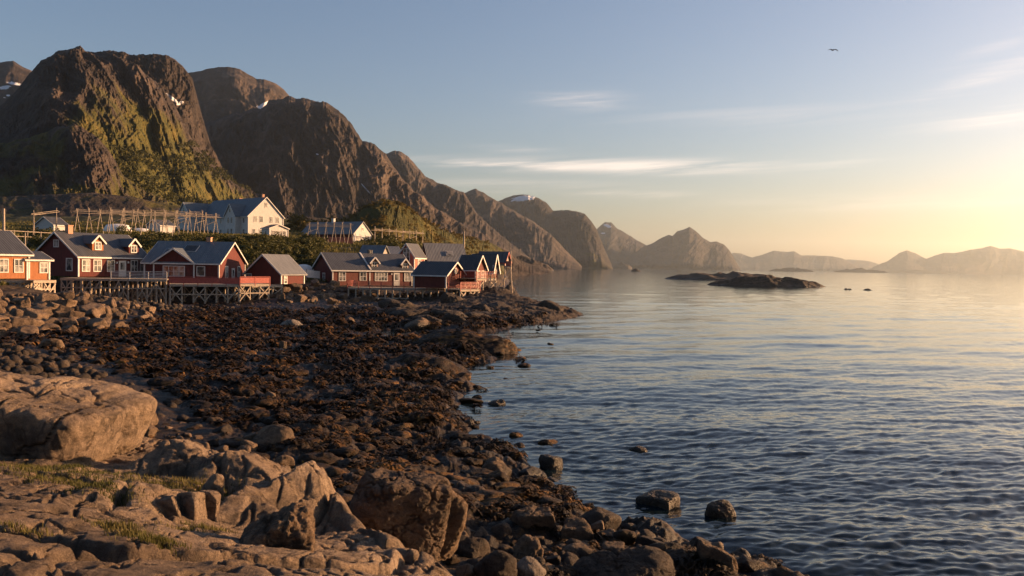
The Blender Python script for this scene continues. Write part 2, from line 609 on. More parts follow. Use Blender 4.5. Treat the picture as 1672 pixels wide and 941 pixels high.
def leaf_mat(name, a, b, c):
    t = NT(name)
    col = t.ramp(t.noise(t.pos(), 0.9, 4, 0.7), [(0.3, a), (0.5, b), (0.7, c)])
    g = t.n('ShaderNodeBsdfTranslucent'); t.l(col, g.inputs['Color'])
    mx = t.n('ShaderNodeMixShader'); mx.inputs[0].default_value = 0.3
    t.done(col, 0.75, None, 0.25)
    t.l(t.b.outputs[0], mx.inputs[1]); t.l(g.outputs[0], mx.inputs[2]); t.l(mx.outputs[0], t.out.inputs[0])
    return t.mat


M['leaf'] = leaf_mat('shrub_leaves', (0.022, 0.028, 0.008), (0.05, 0.054, 0.014), (0.1, 0.086, 0.022))
M['goldleaf'] = leaf_mat('golden_leaves', (0.04, 0.035, 0.009), (0.10, 0.075, 0.018), (0.19, 0.13, 0.03))
M['grass'] = leaf_mat('dry_grass', (0.045, 0.05, 0.012), (0.09, 0.085, 0.022), (0.17, 0.135, 0.045))
M['bark'] = simple('bark', (0.06, 0.045, 0.035), (0.1, 0.08, 0.06), 5, 0.9)

# ------------------------------------------------------------------ the shore: heights
_ctrl = []


def tc(px, py, Y):
    v = unproj(px, py, Y); _ctrl.append((v.x, v.y, v.z))


def on_sea(px, py, z=0.0):
    d = CAM_R @ Vector(((px - 836) / F, -(py - 470.5) / F, -1))
    k = (z - CAM_Z) / d.z
    return Vector((d.x * k, d.y * k, z))


def ts(px, py, out=(70, 0)):
    v = on_sea(px, py); _ctrl.append((v.x, v.y, 0.0))
    if out:
        w = on_sea(px + out[0], py + out[1]); _ctrl.append((w.x, w.y, -0.9))


for a in [(1330, 960), (1240, 925), (1100, 880), (1010, 862), (930, 815), (880, 770), (830, 735), (775, 690), (735, 655), (760, 632), (735, 606), (800, 592)]:
    ts(*a)
ts(725, 566, None); ts(735, 549, (40, 4)); ts(800, 541); ts(870, 528); ts(945, 513, (60, 0))
for X, Y, Z in [(11, 122, -0.8), (2.2, 132, -0.1), (6, 140, -1.5), (-0.8, 142, -0.1), (4, 160, -1.6), (-1.6, 165, -0.1), (4, 185, -1.6), (-2, 205, -0.1), (5, 225, -2),
                (-3, 270, -0.1), (8, 280, -2), (-4, 400, -0.1), (14, 400, -2), (30, 100, -2.5), (25, 60, -2.5), (20, 30, -2.5), (60, 200, -4), (60, 400, -4), (14, 20, -1.5), (9, 14, -0.5)]:
    _ctrl.append((X, Y, Z))
# beneath the bedrock and beside it
for X, Y, Z in [(-14, 8, 2.0), (-8, 8, 1.6), (-4, 8, 1.4), (0, 8, 0.9), (3, 9, 0.5), (-10, 15, 1.6), (-6, 15, 1.3), (-3, 13.5, 1.2), (-1, 14, 1.15), (0.5, 14.5, 0.85), (1.8, 16, 0.55), (-22, 14, 3), (-0.5, 17, 0.6)]:
    _ctrl.append((X, Y, Z))


def on_z(px, py, z):
    v = on_sea(px, py, z); _ctrl.append((v.x, v.y, z))


for a in [(0, 620, 1.5), (150, 640, 1.2), (300, 690, 1.0), (450, 720, 0.8), (560, 740, 0.6), (680, 740, 0.25), (650, 680, 0.3), (500, 660, 0.6), (350, 620, 0.7), (200, 600, 0.85),
          (0, 575, 1.15), (150, 565, 0.75), (300, 575, 0.6), (450, 600, 0.55), (560, 620, 0.5), (640, 640, 0.35), (620, 600, 0.4), (520, 570, 0.4), (400, 555, 0.45), (280, 545, 0.5),
          (620, 556, -0.2), (680, 556, -0.25), (570, 552, -0.08), (640, 545, -0.25), (700, 547, -0.3), (500, 535, 0.3), (400, 530, 0.5), (620, 533, 0.2), (680, 530, 0.35), (760, 525, 0.5), (840, 515, 0.55),
          (560, 520, 0.6), (450, 515, 0.8), (350, 520, 0.75)]:
    on_z(*a)
for a in [(-120, 560, 50), (0, 552, 56), (110, 545, 61), (200, 535, 66), (262, 524, 74), (-120, 484, 86), (0, 484, 86), (110, 483, 88), (190, 490, 88), (235, 502, 86), (260, 512, 84),
          (0, 462, 100), (60, 473, 97), (100, 484, 100), (112, 494, 109), (112, 491, 115), (175, 498, 109), (200, 494, 117), (240, 500, 109), (300, 502, 107), (300, 495, 119), (400, 503, 108), (400, 494, 120), (450, 488, 116), (500, 498, 110), (560, 501, 112), (620, 501, 114), (700, 498, 117),
          (500, 467, 134), (460, 470, 130), (545, 467, 137), (570, 493, 128), (640, 495, 127), (716, 492, 126), (640, 484, 134), (700, 478, 133), (800, 483, 125), (850, 487, 122), (900, 501, 118), (760, 478, 128), (830, 474, 132), (830, 452, 165),
          (-100, 440, 118), (0, 440, 118), (60, 448, 128), (240, 460, 125), (400, 462, 132), (440, 452, 140), (660, 462, 150),
          (-100, 395, 160), (0, 395, 165), (60, 390, 165), (150, 388, 168), (230, 392, 165), (300, 394, 165), (400, 396, 165), (500, 412, 165), (560, 412, 178), (620, 412, 185), (700, 415, 195), (760, 425, 200), (800, 432, 205),
          (-100, 378, 200), (0, 378, 200), (150, 378, 205), (280, 385, 225), (400, 387, 250), (480, 390, 225), (560, 398, 222), (640, 396, 235), (720, 410, 250),
          (-150, 365, 300), (0, 362, 300), (200, 360, 310), (400, 370, 320), (520, 375, 320), (640, 388, 330), (740, 414, 330),
          (-150, 340, 450), (0, 345, 450), (200, 345, 450), (420, 350, 450), (600, 385, 450), (720, 412, 450)]:
    tc(*a)
_C = np.array(_ctrl)


def _uw(X, Y):
    r = np.sqrt(X * X + Y * Y)
    return np.arctan2(X, Y) * 1.3, np.log(np.maximum(r, 0.5))


_cu, _cw = _uw(_C[:, 0], _C[:, 1])
_K = np.sqrt((_cu[:, None] - _cu) ** 2 + (_cw[:, None] - _cw) ** 2 + 2e-4)
_n = len(_C)
_A = np.zeros((_n + 3, _n + 3)); _A[:_n, :_n] = _K - 3e-3 * np.eye(_n)
_A[:_n, _n] = 1; _A[:_n, _n + 1] = _cu; _A[:_n, _n + 2] = _cw; _A[_n:, :_n] = _A[:_n, _n:].T
_W = np.linalg.solve(_A, np.concatenate([_C[:, 2], [0, 0, 0]]))


def ground_z(X, Y):
    X = np.asarray(X, float); Y = np.asarray(Y, float)
    sh = X.shape
    u, w = _uw(X.ravel(), Y.ravel())
    out = np.empty(u.shape)
    for i in range(0, len(u), 40000):
        a, b = u[i:i + 40000, None], w[i:i + 40000, None]
        out[i:i + 40000] = np.sqrt((a - _cu) ** 2 + (b - _cw) ** 2 + 2e-4) @ _W[:_n]
    out += _W[_n] + _W[_n + 1] * u + _W[_n + 2] * w
    out = out.reshape(sh)
    coast = np.interp(Y, [125, 140, 165, 270, 470], [3.5, -0.6, -1.4, -3.5, -6.0])        # the far side of the point drops to the sea
    return out - smooth(0.0, 5.0, X - coast) * smooth(124, 142, Y) * (np.maximum(out, 0) + 1.5)


def gz(x, y):
    return float(ground_z(np.array([x]), np.array([y]))[0])


def on_ground(px, py, lo=10.0, hi=420.0):
    """Where the view through a picture position first meets the shore."""
    d = CAM_R @ Vector(((px - 836) / F, -(py - 470.5) / F, -1))
    Y = np.exp(np.linspace(math.log(lo), math.log(hi), 900))
    X = d.x / d.y * Y; Z = CAM_Z + d.z / d.y * Y
    g = np.maximum(ground_z(X, Y), -0.15)
    hit = np.nonzero(Z < g)[0]
    i = hit[0] if len(hit) else len(Y) - 1
    return Vector((X[i], Y[i], g[i]))


def shore_lumps(X, Y, z, r):
    """Humps and hollows of the tidal flat; the hollows low down hold water."""
    low = smooth(1.3, 0.7, z)
    lump = ridged(X * 0.33, Y * 0.33, 0.3, 5, 0.55)
    lump2 = fbm(X * 1.3, Y * 1.3, 4.4, 4, 0.6)
    broad = fbm(X * 0.16 + 3, Y * 0.21, 7.7, 4, 0.55)
    wet = 1.0 + 0.5 * smooth(0.5, 0.1, z)
    return low * (0.30 * (lump - 0.3) + 0.26 * lump2 * np.clip(1 - r / 420, 0.1, 1) + 0.38 * broad) * wet * smooth(-0.6, 0.1, z)


def build_shore():
    az = np.concatenate([np.linspace(-0.95, -0.56, 90)[:-1], np.linspace(-0.56, 0.22, 880), np.linspace(0.22, 0.5, 60)[1:]])
    r = np.exp(np.linspace(math.log(6.5), math.log(470), 760))
    A, Rr = np.meshgrid(az, r, indexing='ij')
    X, Y = Rr * np.sin(A), Rr * np.cos(A)
    z = ground_z(X, Y)
    low = smooth(1.3, 0.7, z)                              # the tidal flat
    hill = smooth(2.6, 4.2, z) * smooth(85, 110, Y)
    pt = smooth(-14, -6, X) * smooth(88, 96, Y) * smooth(210, 170, Y)         # the rocky point
    stone = np.clip(smooth(0.9, 1.7, z + 0.5 * fbm(X * 0.3, Y * 0.3, 2.0, 4)) + 0.75 * pt, 0, 1)
    stone = np.maximum(stone, 0.9 * smooth(0.42, 0.7, fbm(X * 0.12, Y * 0.12, 5.0, 5) + 0.2) * low)
    grass = hill * (1 - pt)
    lod = np.clip(1.0 - Rr / 420, 0.1, 1)
    z2 = z + shore_lumps(X, Y, z, Rr)
    z2 += pt * (0.8 * (ridged(X * 0.13 + Y * 0.06, Y * 0.24, 9.0, 5, 0.6) - 0.45) + 0.35 * fbm(X * 0.7, Y * 0.7, 3.0, 4)) * smooth(-0.3, 0.4, z)
    z2 += grass * (1.3 * fbm(X * 0.045, Y * 0.045, 6.0, 5) + 0.25 * fbm(X * 0.5, Y * 0.5, 8.0, 3))
    z2 += (1 - low) * (1 - pt) * (1 - grass) * 0.3 * fbm(X * 0.5, Y * 0.5, 1.0, 5)
    V = np.stack([X, Y, z2], -1).reshape(-1, 3)
    me = np_mesh('shore', V, grid_faces(len(az), len(r))[:, ::-1], M['shore'], True, {'stone': stone.ravel(), 'grass': grass.ravel()})
    o = link('shore', me)
    tag(o, 'dark tidal flat, rocky point and grassy slope around the bay', 'shore', kind='structure')


build_shore()


# ------------------------------------------------------------------ the sea
def wave_tile(n, size, lo, hi, wind, seed, spread=2):
    """A periodic height field of waves of length lo..hi metres, running about the direction wind."""
    rs = np.random.RandomState(seed)
    k = np.fft.fftfreq(n, size / n) * 2 * math.pi
    KX, KY = np.meshgrid(k, k, indexing='ij')
    K = np.sqrt(KX ** 2 + KY ** 2); K[0, 0] = 1e9
    lam = 2 * math.pi / K
    band = smooth(lo * 0.8, lo * 1.2, lam) * (1 - smooth(hi * 0.8, hi * 1.2, lam))
    c = (KX * math.cos(wind) + KY * math.sin(wind)) / K
    S = np.sqrt(band) * K ** -1.9 * np.abs(c) ** spread
    H = np.fft.ifft2(S * (rs.normal(size=K.shape) + 1j * rs.normal(size=K.shape))).real
    return H / H.std()


def sample(tile, size, x, y):
    n = tile.shape[0]
    u, v = x / size * n, y / size * n
    i, j = np.floor(u).astype(int), np.floor(v).astype(int)
    fu, fv = u - i, v - j
    i0, i1, j0, j1 = i % n, (i + 1) % n, j % n, (j + 1) % n
    return (tile[i0, j0] * (1 - fu) + tile[i1, j0] * fu) * (1 - fv) + (tile[i0, j1] * (1 - fu) + tile[i1, j1] * fu) * fv


def build_sea():
    az = np.concatenate([np.linspace(-math.pi, -0.3, 60)[:-1], np.linspace(-0.3, 0.62, 900), np.linspace(0.62, math.pi, 60)[1:]])
    rr = [5.0]
    while rr[-1] < 900:
        rr.append(rr[-1] + max(0.045, rr[-1] ** 2 / 5322 * 0.62))
    rr += list(np.exp(np.linspace(math.log(rr[-1] * 1.1), math.log(15000), 40)))
    r = np.array(rr)
    A, Rr = np.meshgrid(az, r, indexing='ij')
    X, Y = Rr * np.sin(A), Rr * np.cos(A)
    wd = R(-68)
    z = np.zeros_like(X)
    for lo, hi, size, n, amp, fade, sd, wdir in ((0.2, 0.72, 19.0, 768, 0.0145, 55, 1, -64), (0.72, 1.9, 53.0, 768, 0.0145, 130, 2, -74), (2.4, 7, 190.0, 768, 0.020, 600, 3, -66), (6, 16, 410.0, 512, 0.035, 1500, 4, -75)):
        z += amp * sample(wave_tile(n, size, lo, hi, R(wdir), sd), size, X, Y) * np.exp(-(Rr / fade) ** 2)
    depth = np.clip(-ground_z(np.clip(X, -60, 60), np.clip(Y, 8, 400)), 0, 2)
    calm = np.where((Y > 8) & (Y < 300) & (X < 40), 0.25 + 0.75 * smooth(0.0, 0.9, depth), 1.0)
    z *= calm
    V = np.stack([X, Y, z], -1).reshape(-1, 3)
    o = link('water', np_mesh('water', V, grid_faces(len(az), len(r))[:, ::-1], M['water']))
    tag(o, 'dark rippled sea reaching to the horizon', 'sea', kind='structure')


build_sea()


# ------------------------------------------------------------------ mountains
_Ri = np.array(CAM_R.to_3x3()).T


def project(V):
    c = (V - np.array([0, 0, CAM_Z])) @ _Ri.T
    return 836 + F * c[:, 0] / -c[:, 2], 470.5 - F * c[:, 1] / -c[:, 2]


def mountain(name, label, sil, kb, prof, nu, nv, amp, lam, mat, zb=-3.0, slant=0.0, rough=1.2, veg=None, snow=(), seed=0, crag=0.3, back=0.35, rug=0.5, stretch=0.3, warp=1.0, gain=0.5):
    px = np.array([s[0] for s in sil], float); py = np.array([s[1] for s in sil], float); yr = np.array([s[2] for s in sil], float)
    P = np.linspace(px[0], px[-1], nu)
    py_i = np.interp(P, px, py)
    py_i += rug * rough * fbm(P * 0.05 + seed, seed * 1.7, 0, 5, 0.6) * 3.0
    Yr = np.interp(P, px, yr)
    D = np.array([[1, 0, 0]]) * ((P - 836) / F)[:, None] + np.array([[0, 1, 0]]) * (-(py_i - 470.5) / F)[:, None] + np.array([[0, 0, -1.0]])
    D = D @ np.array(CAM_R.to_3x3()).T
    X = D[:, 0] / D[:, 1] * Yr; Zr = np.maximum(CAM_Z + D[:, 2] / D[:, 1] * Yr, zb + 0.5)
    s = np.concatenate([[0], np.cumsum(np.hypot(np.diff(X), np.diff(Yr)))])
    nb = max(6, nv // 6)
    v = np.concatenate([np.linspace(0, 1, nv), 1 + back * np.linspace(0, 1, nb + 1)[1:]])
    pv = np.interp(np.minimum(v, 1), [p[0] for p in prof], [p[1] for p in prof])
    pv = np.where(v > 1, 1 - ((v - 1) / back) ** 1.6 * 0.98, pv)
    Vv, S = np.meshgrid(v, s)
    if not isinstance(kb, (int, float)):
        kb = np.interp(P, [q[0] for q in kb], [q[1] for q in kb])[:, None]
    k = kb + (1 - kb) * Vv                                  # distance as a share of the ridge's
    H = (Zr - zb)[:, None]
    Z = zb + H * pv[None, :]
    XX = X[:, None] * k; YY = Yr[:, None] * k
    q = S / lam + slant * (H - (Z - zb)) / lam
    w = fbm(S / lam * 0.4, Z / lam * 0.4, seed + 1.0, 4) * 0.9
    rib = ridged(q + warp * w, Z / lam * stretch, seed + 0.5, 6, gain)
    cr = ridged(S / lam * 2.3 + w, Z / lam * 1.9 - 0.6 * w, seed + 4.0, 6, 0.65) - 0.3
    big = pn3(S / lam * 0.27 + slant * (H - (Z - zb)) / lam * 0.27, Z / lam * 0.08, seed + 2.2)
    env = smooth(0.0, 0.18, Vv) * (1 - 0.9 * smooth(0.80, 1.0, Vv)) * np.clip(H / (0.35 * H.max()), 0, 1)
    d = amp * (rib * 0.8 + big * 1.1 + crag * cr) * env
    dist = np.hypot(XX, YY)
    XX -= XX / dist * d; YY -= YY / dist * d
    Z = Z + amp * 0.35 * cr * crag * env + amp * 0.15 * rib * env
    V = np.stack([XX, YY, Z], -1).reshape(-1, 3)
    hx, hy = project(V)
    vg = np.zeros(V.shape[0]) if veg is None else np.asarray(veg(Vv.ravel(), rib.ravel(), S.ravel(), hx, hy))
    sn = np.zeros(V.shape[0])
    for (a, b, rx, ry, rot) in snow:
        c_, s_ = math.cos(R(rot)), math.sin(R(rot))
        dx, dy = hx - a, hy - b
        e = ((dx * c_ + dy * s_) / rx) ** 2 + ((-dx * s_ + dy * c_) / ry) ** 2
        sn = np.maximum(sn, np.exp(-e * 0.7) * (Vv.ravel() <= 1.02))
    o = link(name, np_mesh(name, V, grid_faces(len(s), len(v))[:, ::-1], M[mat], True, {'veg': vg, 'snow': sn}))
    tag(o, label, 'mountain', kind='structure')
    return V, o


CLIFF = [(0, 0), (0.25, 0.12), (0.5, 0.34), (0.7, 0.62), (0.85, 0.86), (0.95, 0.97), (1, 1)]
EVEN = [(0, 0), (0.2, 0.13), (0.5, 0.42), (0.8, 0.8), (0.93, 0.95), (1, 1)]

M1_V, M1_O = mountain('mountain', 'big craggy mountain over the village with green sunlit flank', [(-170, 235, 1000), (-60, 210, 1000), (0, 188, 1000), (30, 155, 1000), (55, 128, 1005), (78, 108, 1010), (95, 97, 1015), (115, 93, 1025), (130, 92, 1030),
    (150, 94, 1045), (172, 99, 1060), (203, 113, 1080), (235, 130, 1100), (262, 148, 1125), (284, 178, 1145), (299, 204, 1160), (310, 226, 1170), (327, 251, 1185), (351, 278, 1205), (384, 299, 1235),
    (418, 318, 1270), (450, 338, 1300), (490, 357, 1340), (520, 372, 1370)],
    [(-170, 0.5), (60, 0.46), (140, 0.5), (230, 0.60), (330, 0.74), (450, 0.88), (520, 0.92)], [(0, 0), (0.12, 0.05), (0.3, 0.2), (0.5, 0.42), (0.7, 0.66), (0.85, 0.86), (0.94, 0.97), (1, 1)], 900, 460, 84, 90, 'mount', 4.0, -0.9, crag=0.28, stretch=0.10, warp=0.45,
    veg=lambda v, rib, s, hx, hy: (0.70 * smooth(0.95, 0.6, v) + 0.20 * smooth(0.62, 0.4, v)) * (0.42 + 0.58 * smooth(60, 190, hx + (hy - 150) * 0.3)) - 0.36 * (rib - 0.2) - 0.5 * smooth(0.88, 0.97, v) * smooth(300, 220, hx) + 0.28 * smooth(190, 250, hx) * smooth(150, 200, hy), seed=3, gain=0.48, rug=0.3)
mountain('mountain', 'ribbed cliff block behind the shoulder of the big mountain with a snow gully at its foot', [(100, 130, 1260), (130, 98, 1260), (160, 89, 1260), (180, 86, 1262), (215, 92, 1264), (250, 91, 1268), (270, 93, 1272), (285, 98, 1276), (298, 109, 1280), (308, 122, 1284), (315, 133, 1288), (318, 145, 1292), (322, 160, 1296), (330, 190, 1305), (345, 240, 1320), (370, 290, 1340)],
    0.82, [(0, 0), (0.35, 0.5), (0.5, 0.64), (0.62, 0.70), (0.75, 0.84), (0.9, 0.96), (1, 1)], 420, 260, 46, 34, 'mount', 4.0, 0.15, crag=0.4, stretch=0.12, warp=0.4, seed=5, gain=0.5, snow=[(280, 160, 15, 2.6, 35), (294, 169, 6, 2.6, -25)])
mountain('mountain', 'small rocky peak with snow at the left edge behind the big mountain', [(-160, 130, 2300), (-60, 108, 2300), (0, 102, 2300), (22, 100, 2300), (38, 110, 2300), (52, 117, 2300), (90, 118, 2300), (160, 180, 2300), (220, 300, 2300)],
    0.7, CLIFF, 200, 160, 40, 110, 'mount', 10, 0.2, seed=11, snow=[(25, 137, 16, 2.2, 8), (8, 143, 10, 3, -10), (12, 157, 9, 1.4, -25)])
mountain('mountain', 'domed cliff top with snow gullies behind the big mountain', [(240, 200, 2300), (285, 125, 2300), (310, 120, 2300), (330, 116, 2300), (352, 111, 2300), (372, 110, 2300), (392, 114, 2300), (405, 122, 2300), (418, 130, 2300), (432, 131, 2300), (450, 137, 2310), (463, 147, 2320), (474, 158, 2330),
    (500, 185, 2340), (560, 260, 2360)],
    0.72, [(0, 0), (0.4, 0.45), (0.62, 0.72), (0.8, 0.76), (0.88, 0.9), (1, 1)], 300, 240, 46, 90, 'mount', 10, 0.1, seed=17, snow=[(432, 171, 11, 3.5, -30), (425, 176, 8, 2, 20)])
mountain('mountain', 'dark broad mountain with rounded shoulder behind the white hotel', [(270, 330, 1780), (300, 250, 1760), (330, 205, 1739), (380, 187, 1705), (425, 180, 1675), (440, 166, 1665), (470, 161, 1644), (505, 163, 1621), (528, 168, 1605), (548, 178, 1591), (566, 193, 1579), (580, 214, 1570), (592, 232, 1562), (612, 238, 1548), (630, 252, 1536), (640, 268, 1529), (655, 290, 1519), (675, 312, 1505), (700, 332, 1488), (740, 358, 1461), (790, 385, 1427), (830, 412, 1400)],
    [(270, 0.6), (450, 0.6), (560, 0.68), (640, 0.74), (830, 0.82)], CLIFF, 760, 420, 60, 130, 'mount', 2.0, -0.6, crag=0.5, stretch=0.13, warp=0.6, rough=2.2, rug=0.8, veg=lambda v, rib, s, hx, hy: 0.42 * smooth(0.55, 0.25, v) - 0.15 * rib, seed=23,
    snow=[(597, 308, 13, 0.9, 48), (518, 252, 2.5, 1.0, 20)])
mountain('mountain', 'jagged grey ridge falling from the dark mountain towards the sea', [(560, 300, 2750), (610, 262, 2661), (632, 252, 2622), (645, 246, 2599), (655, 249, 2581), (668, 258, 2558), (682, 274, 2534), (695, 290, 2510), (712, 298, 2480), (730, 304, 2448), (745, 311, 2422), (758, 316, 2399), (775, 345, 2369), (800, 372, 2324), (835, 398, 2262), (870, 425, 2200)],
    0.68, CLIFF, 420, 260, 85, 140, 'mount', -3, 0.3, seed=31, rough=2.0)
mountain('mountain', 'grey serrated mountain wall in the middle distance', [(660, 330, 3600), (720, 310, 3455), (755, 317, 3371), (766, 313, 3344), (776, 309, 3320), (788, 315, 3291), (800, 322, 3262), (815, 330, 3226), (840, 345, 3166), (870, 362, 3093), (900, 385, 3021), (925, 410, 2960), (950, 435, 2900)],
    0.72, CLIFF, 320, 200, 90, 150, 'mount', -3, 0.2, seed=37, rough=1.6)
mountain('mountain', 'hazy flat topped cliff mountain with a snow cap', [(780, 345, 4600), (805, 332, 4521), (820, 326, 4473), (838, 320, 4416), (862, 319, 4340), (880, 325, 4283), (892, 332, 4245), (903, 345, 4210), (925, 344, 4141), (942, 347, 4087), (955, 350, 4046), (966, 362, 4011), (974, 374, 3986), (981, 392, 3963), (988, 410, 3941), (997, 430, 3913), (1001, 440, 3900)],
    0.8, [(0, 0), (0.3, 0.16), (0.6, 0.42), (0.8, 0.74), (0.92, 0.94), (1, 1)], 400, 220, 120, 190, 'far', -3, 0.15, veg=lambda v, rib, s, hx, hy: 0.45 * smooth(0.62, 0.3, v), seed=41, snow=[(856, 324, 20, 4.5, -8)])
mountain('mountain', 'pointed hazy peak across the sound', [(930, 400, 7000), (965, 385, 7000), (978, 371, 7000), (988, 364, 7000), (998, 364, 7000), (1010, 375, 7000), (1030, 386, 7000), (1045, 396, 7000), (1060, 404, 7000), (1085, 425, 7000), (1110, 441, 7000)],
    0.85, EVEN, 260, 140, 150, 260, 'far', -3, 0.1, seed=47, snow=[(992, 369, 7, 2.5, 20), (985, 381, 4, 1.2, 0)])
mountain('mountain', 'twin peaked hazy mountain rising straight from the sea', [(1000, 442, 6400), (1030, 418, 6400), (1050, 404, 6400), (1068, 396, 6400), (1082, 388, 6400), (1092, 384, 6400), (1098, 386, 6400), (1106, 378, 6400), (1116, 376, 6400), (1126, 371, 6400), (1136, 378, 6400), (1148, 389, 6400), (1160, 396, 6400), (1170, 395, 6400), (1182, 400, 6400), (1192, 411, 6400), (1200, 424, 6400), (1210, 442, 6400)],
    0.85, EVEN, 320, 160, 130, 240, 'far', -3, 0.1, seed=53, rough=0.8)
mountain('mountain', 'low pale range far off with a flat crest', [(1150, 443, 11000), (1185, 420, 11000), (1197, 413, 11000), (1210, 414, 11000), (1228, 421, 11000), (1245, 416, 11000), (1263, 410, 11000), (1285, 412, 11000), (1297, 411, 11000), (1308, 417, 11000), (1340, 418, 11000), (1360, 419, 11000), (1376, 423, 11000), (1400, 434, 11000), (1424, 446, 11000)],
    0.9, EVEN, 260, 90, 120, 300, 'far', -3, 0.0, seed=59, rough=0.6)
mountain('mountain', 'faint pale ridge farthest away between two ranges', [(1330, 445, 12600), (1360, 420, 12600), (1380, 424, 12600), (1405, 425, 12600), (1420, 427, 12600), (1440, 434, 12600), (1470, 448, 12600)],
    0.92, EVEN, 120, 60, 80, 300, 'far', -3, 0.0, seed=61, rough=0.5)
mountain('mountain', 'orange hazed range at the right edge under the glow', [(1395, 447, 10200), (1425, 437, 10200), (1450, 426, 10200), (1468, 414, 10200), (1481, 409, 10200), (1497, 415, 10200), (1512, 423, 10200), (1528, 417, 10200), (1542, 413, 10200), (1556, 414, 10200), (1572, 411, 10200), (1584, 408, 10200), (1603, 406, 10200), (1618, 402, 10200), (1632, 406, 10200), (1650, 406, 10200), (1680, 412, 10200), (1760, 408, 10200), (1860, 425, 10200), (1950, 450, 10200)],
    0.9, EVEN, 320, 100, 120, 300, 'far', -3, 0.0, seed=67, rough=0.6)

# nearer hills
mountain('hill', 'low rocky foothill with a pale rounded outcrop under the big mountain', [(-260, 300, 700), (-120, 262, 700), (-40, 248, 700), (20, 235, 700), (60, 224, 700), (95, 212, 700), (118, 207, 702), (138, 214, 706), (158, 230, 712), (176, 248, 720), (188, 268, 728), (200, 290, 740), (225, 310, 760), (262, 328, 790), (320, 345, 830), (400, 362, 880)],
    0.6, [(0, 0), (0.3, 0.2), (0.55, 0.42), (0.75, 0.72), (0.9, 0.94), (1, 1)], 560, 320, 24, 38, 'mount', 6, -0.5, crag=0.7, veg=lambda v, rib, s, hx, hy: 0.74 - 0.8 * np.exp(-(((hx - 150) / 42) ** 2 + ((hy - 248) / 40) ** 2)) - 0.35 * (rib - 0.2) + 0.2 * smooth(0.5, 0.2, v), seed=71, rug=0.3)
mountain('hill', 'green bank with bare rock behind the drying racks', [(-300, 345, 430), (-150, 330, 430), (0, 322, 430), (80, 318, 430), (150, 315, 432), (215, 322, 440), (280, 335, 450), (340, 345, 470), (420, 352, 500), (480, 352, 540), (540, 358, 580), (600, 366, 620), (680, 385, 680)],
    0.72, [(0, 0), (0.4, 0.4), (0.8, 0.85), (1, 1)], 420, 160, 5, 24, 'mount', 14, 0.5, crag=0.6, veg=lambda v, rib, s, hx, hy: 0.66 - 0.3 * rib + 0 * v, seed=79, rug=0.3)
KN_V, KN_O = mountain('hill', 'grassy knoll with dark near side and sunlit crest over the red houses', [(540, 385, 330), (560, 366, 330), (580, 350, 331), (600, 337, 332), (615, 329, 334), (632, 326, 337), (648, 331, 342), (662, 337, 350), (680, 350, 362), (700, 364, 380), (720, 375, 410), (745, 384, 450), (770, 390, 500), (795, 394, 560), (812, 402, 620), (830, 412, 690), (846, 424, 780), (862, 430, 880), (880, 434, 980), (896, 439, 1080)],
    0.66, [(0, 0), (0.3, 0.22), (0.6, 0.55), (0.85, 0.9), (1, 1)], 560, 240, 4.5, 26, 'mount', 0, 0.5, crag=0.9, veg=lambda v, rib, s, hx, hy: 0.95 - 0.25 * rib - 0.8 * smooth(800, 850, hx), seed=83, rug=0.3)


def islet(name, label, x0, x1, ybase, hpx, seed, n=120, lobes=2, depth=0.6, cat='islet', mat='darkrock', group=None):
    """A low rocky skerry standing in the sea: its foot at ybase, hpx pixels high."""
    c = on_sea((x0 + x1) / 2, ybase)
    a, b = unproj(x0, ybase, c.y), unproj(x1, ybase, c.y); w = (b.x - a.x) / 2
    h = hpx / F * c.y
    u = np.linspace(-1, 1, n)
    U, W_ = np.meshgrid(u, u, indexing='ij')
    q = np.clip(1 - np.sqrt(U ** 2 + W_ ** 2), 0, 1)
    lob = 0.5 + 1.0 * np.clip(ridged(U * lobes * 0.8 + seed, W_ * 0.9 + seed, seed, 2, 0.4), -0.1, 1) + 0.2 * fbm(U * lobes * 2 + seed, W_ * 2, seed, 3, 0.5)
    Z = h * (1.35 * np.sqrt(q + 1e-4) * lob + 0.16 * (fbm(U * 6 + seed, W_ * 6, 1.0, 5, 0.6)) * (q > 0) + 0.2 * (ridged(U * 5 - W_ * 3, W_ * 4, seed, 4) - 0.5) * np.sqrt(q)) - 0.12 * h - 0.5
    V = np.stack([c.x + U * w, c.y + W_ * w * depth, Z], -1).reshape(-1, 3)
    o = link(name, np_mesh(name, V, grid_faces(n, n), M[mat]))
    return tag(o, label, cat, group)


islet('skerry', 'long low rocky skerry at the back of the bay', 1083, 1290, 457, 9, 1.3, lobes=3)
islet('skerry', 'humped rocky skerry in front of the longer one', 1150, 1350, 467, 12, 6.7, 200, lobes=2.6, depth=0.3)
islet('skerry', 'small dark rock awash right of the skerries', 1374, 1394, 473, 3, 2.2, 30)
islet('skerry', 'flat dark rock barely above water right of the skerries', 1405, 1428, 474, 3, 3.1, 30)
islet('skerry', 'low dark islet before the foot of the cliff mountain', 895, 1000, 438.6, 6, 4.4, 60)
islet('skerry', 'round dark islet left of the pointed peak', 1001, 1032, 439.2, 7, 5.2, 40)
islet('skerry', 'thin flat islet under the pointed peak', 1043, 1090, 439.6, 3.4, 7.9, 40)
islet('skerry', 'tiny rock in the sound before the thin flat islet', 1030, 1046, 443.5, 3, 8.3, 30)
for i, (a, b, y, h, lab) in enumerate([(1255, 1330, 443.6, 4, 'thin dark skerry line below the low pale range'), (1360, 1450, 445.2, 4.5, 'raised dark skerry below the gap between the ranges'),
                                       (1440, 1560, 446.4, 3, 'long flat skerry under the orange range'), (1590, 1700, 448.6, 3, 'dark skerry line at the right edge')]):
    islet('skerry', lab, a, b, y, h, 9.1 + i * 1.7, 60, lobes=4, depth=0.1)
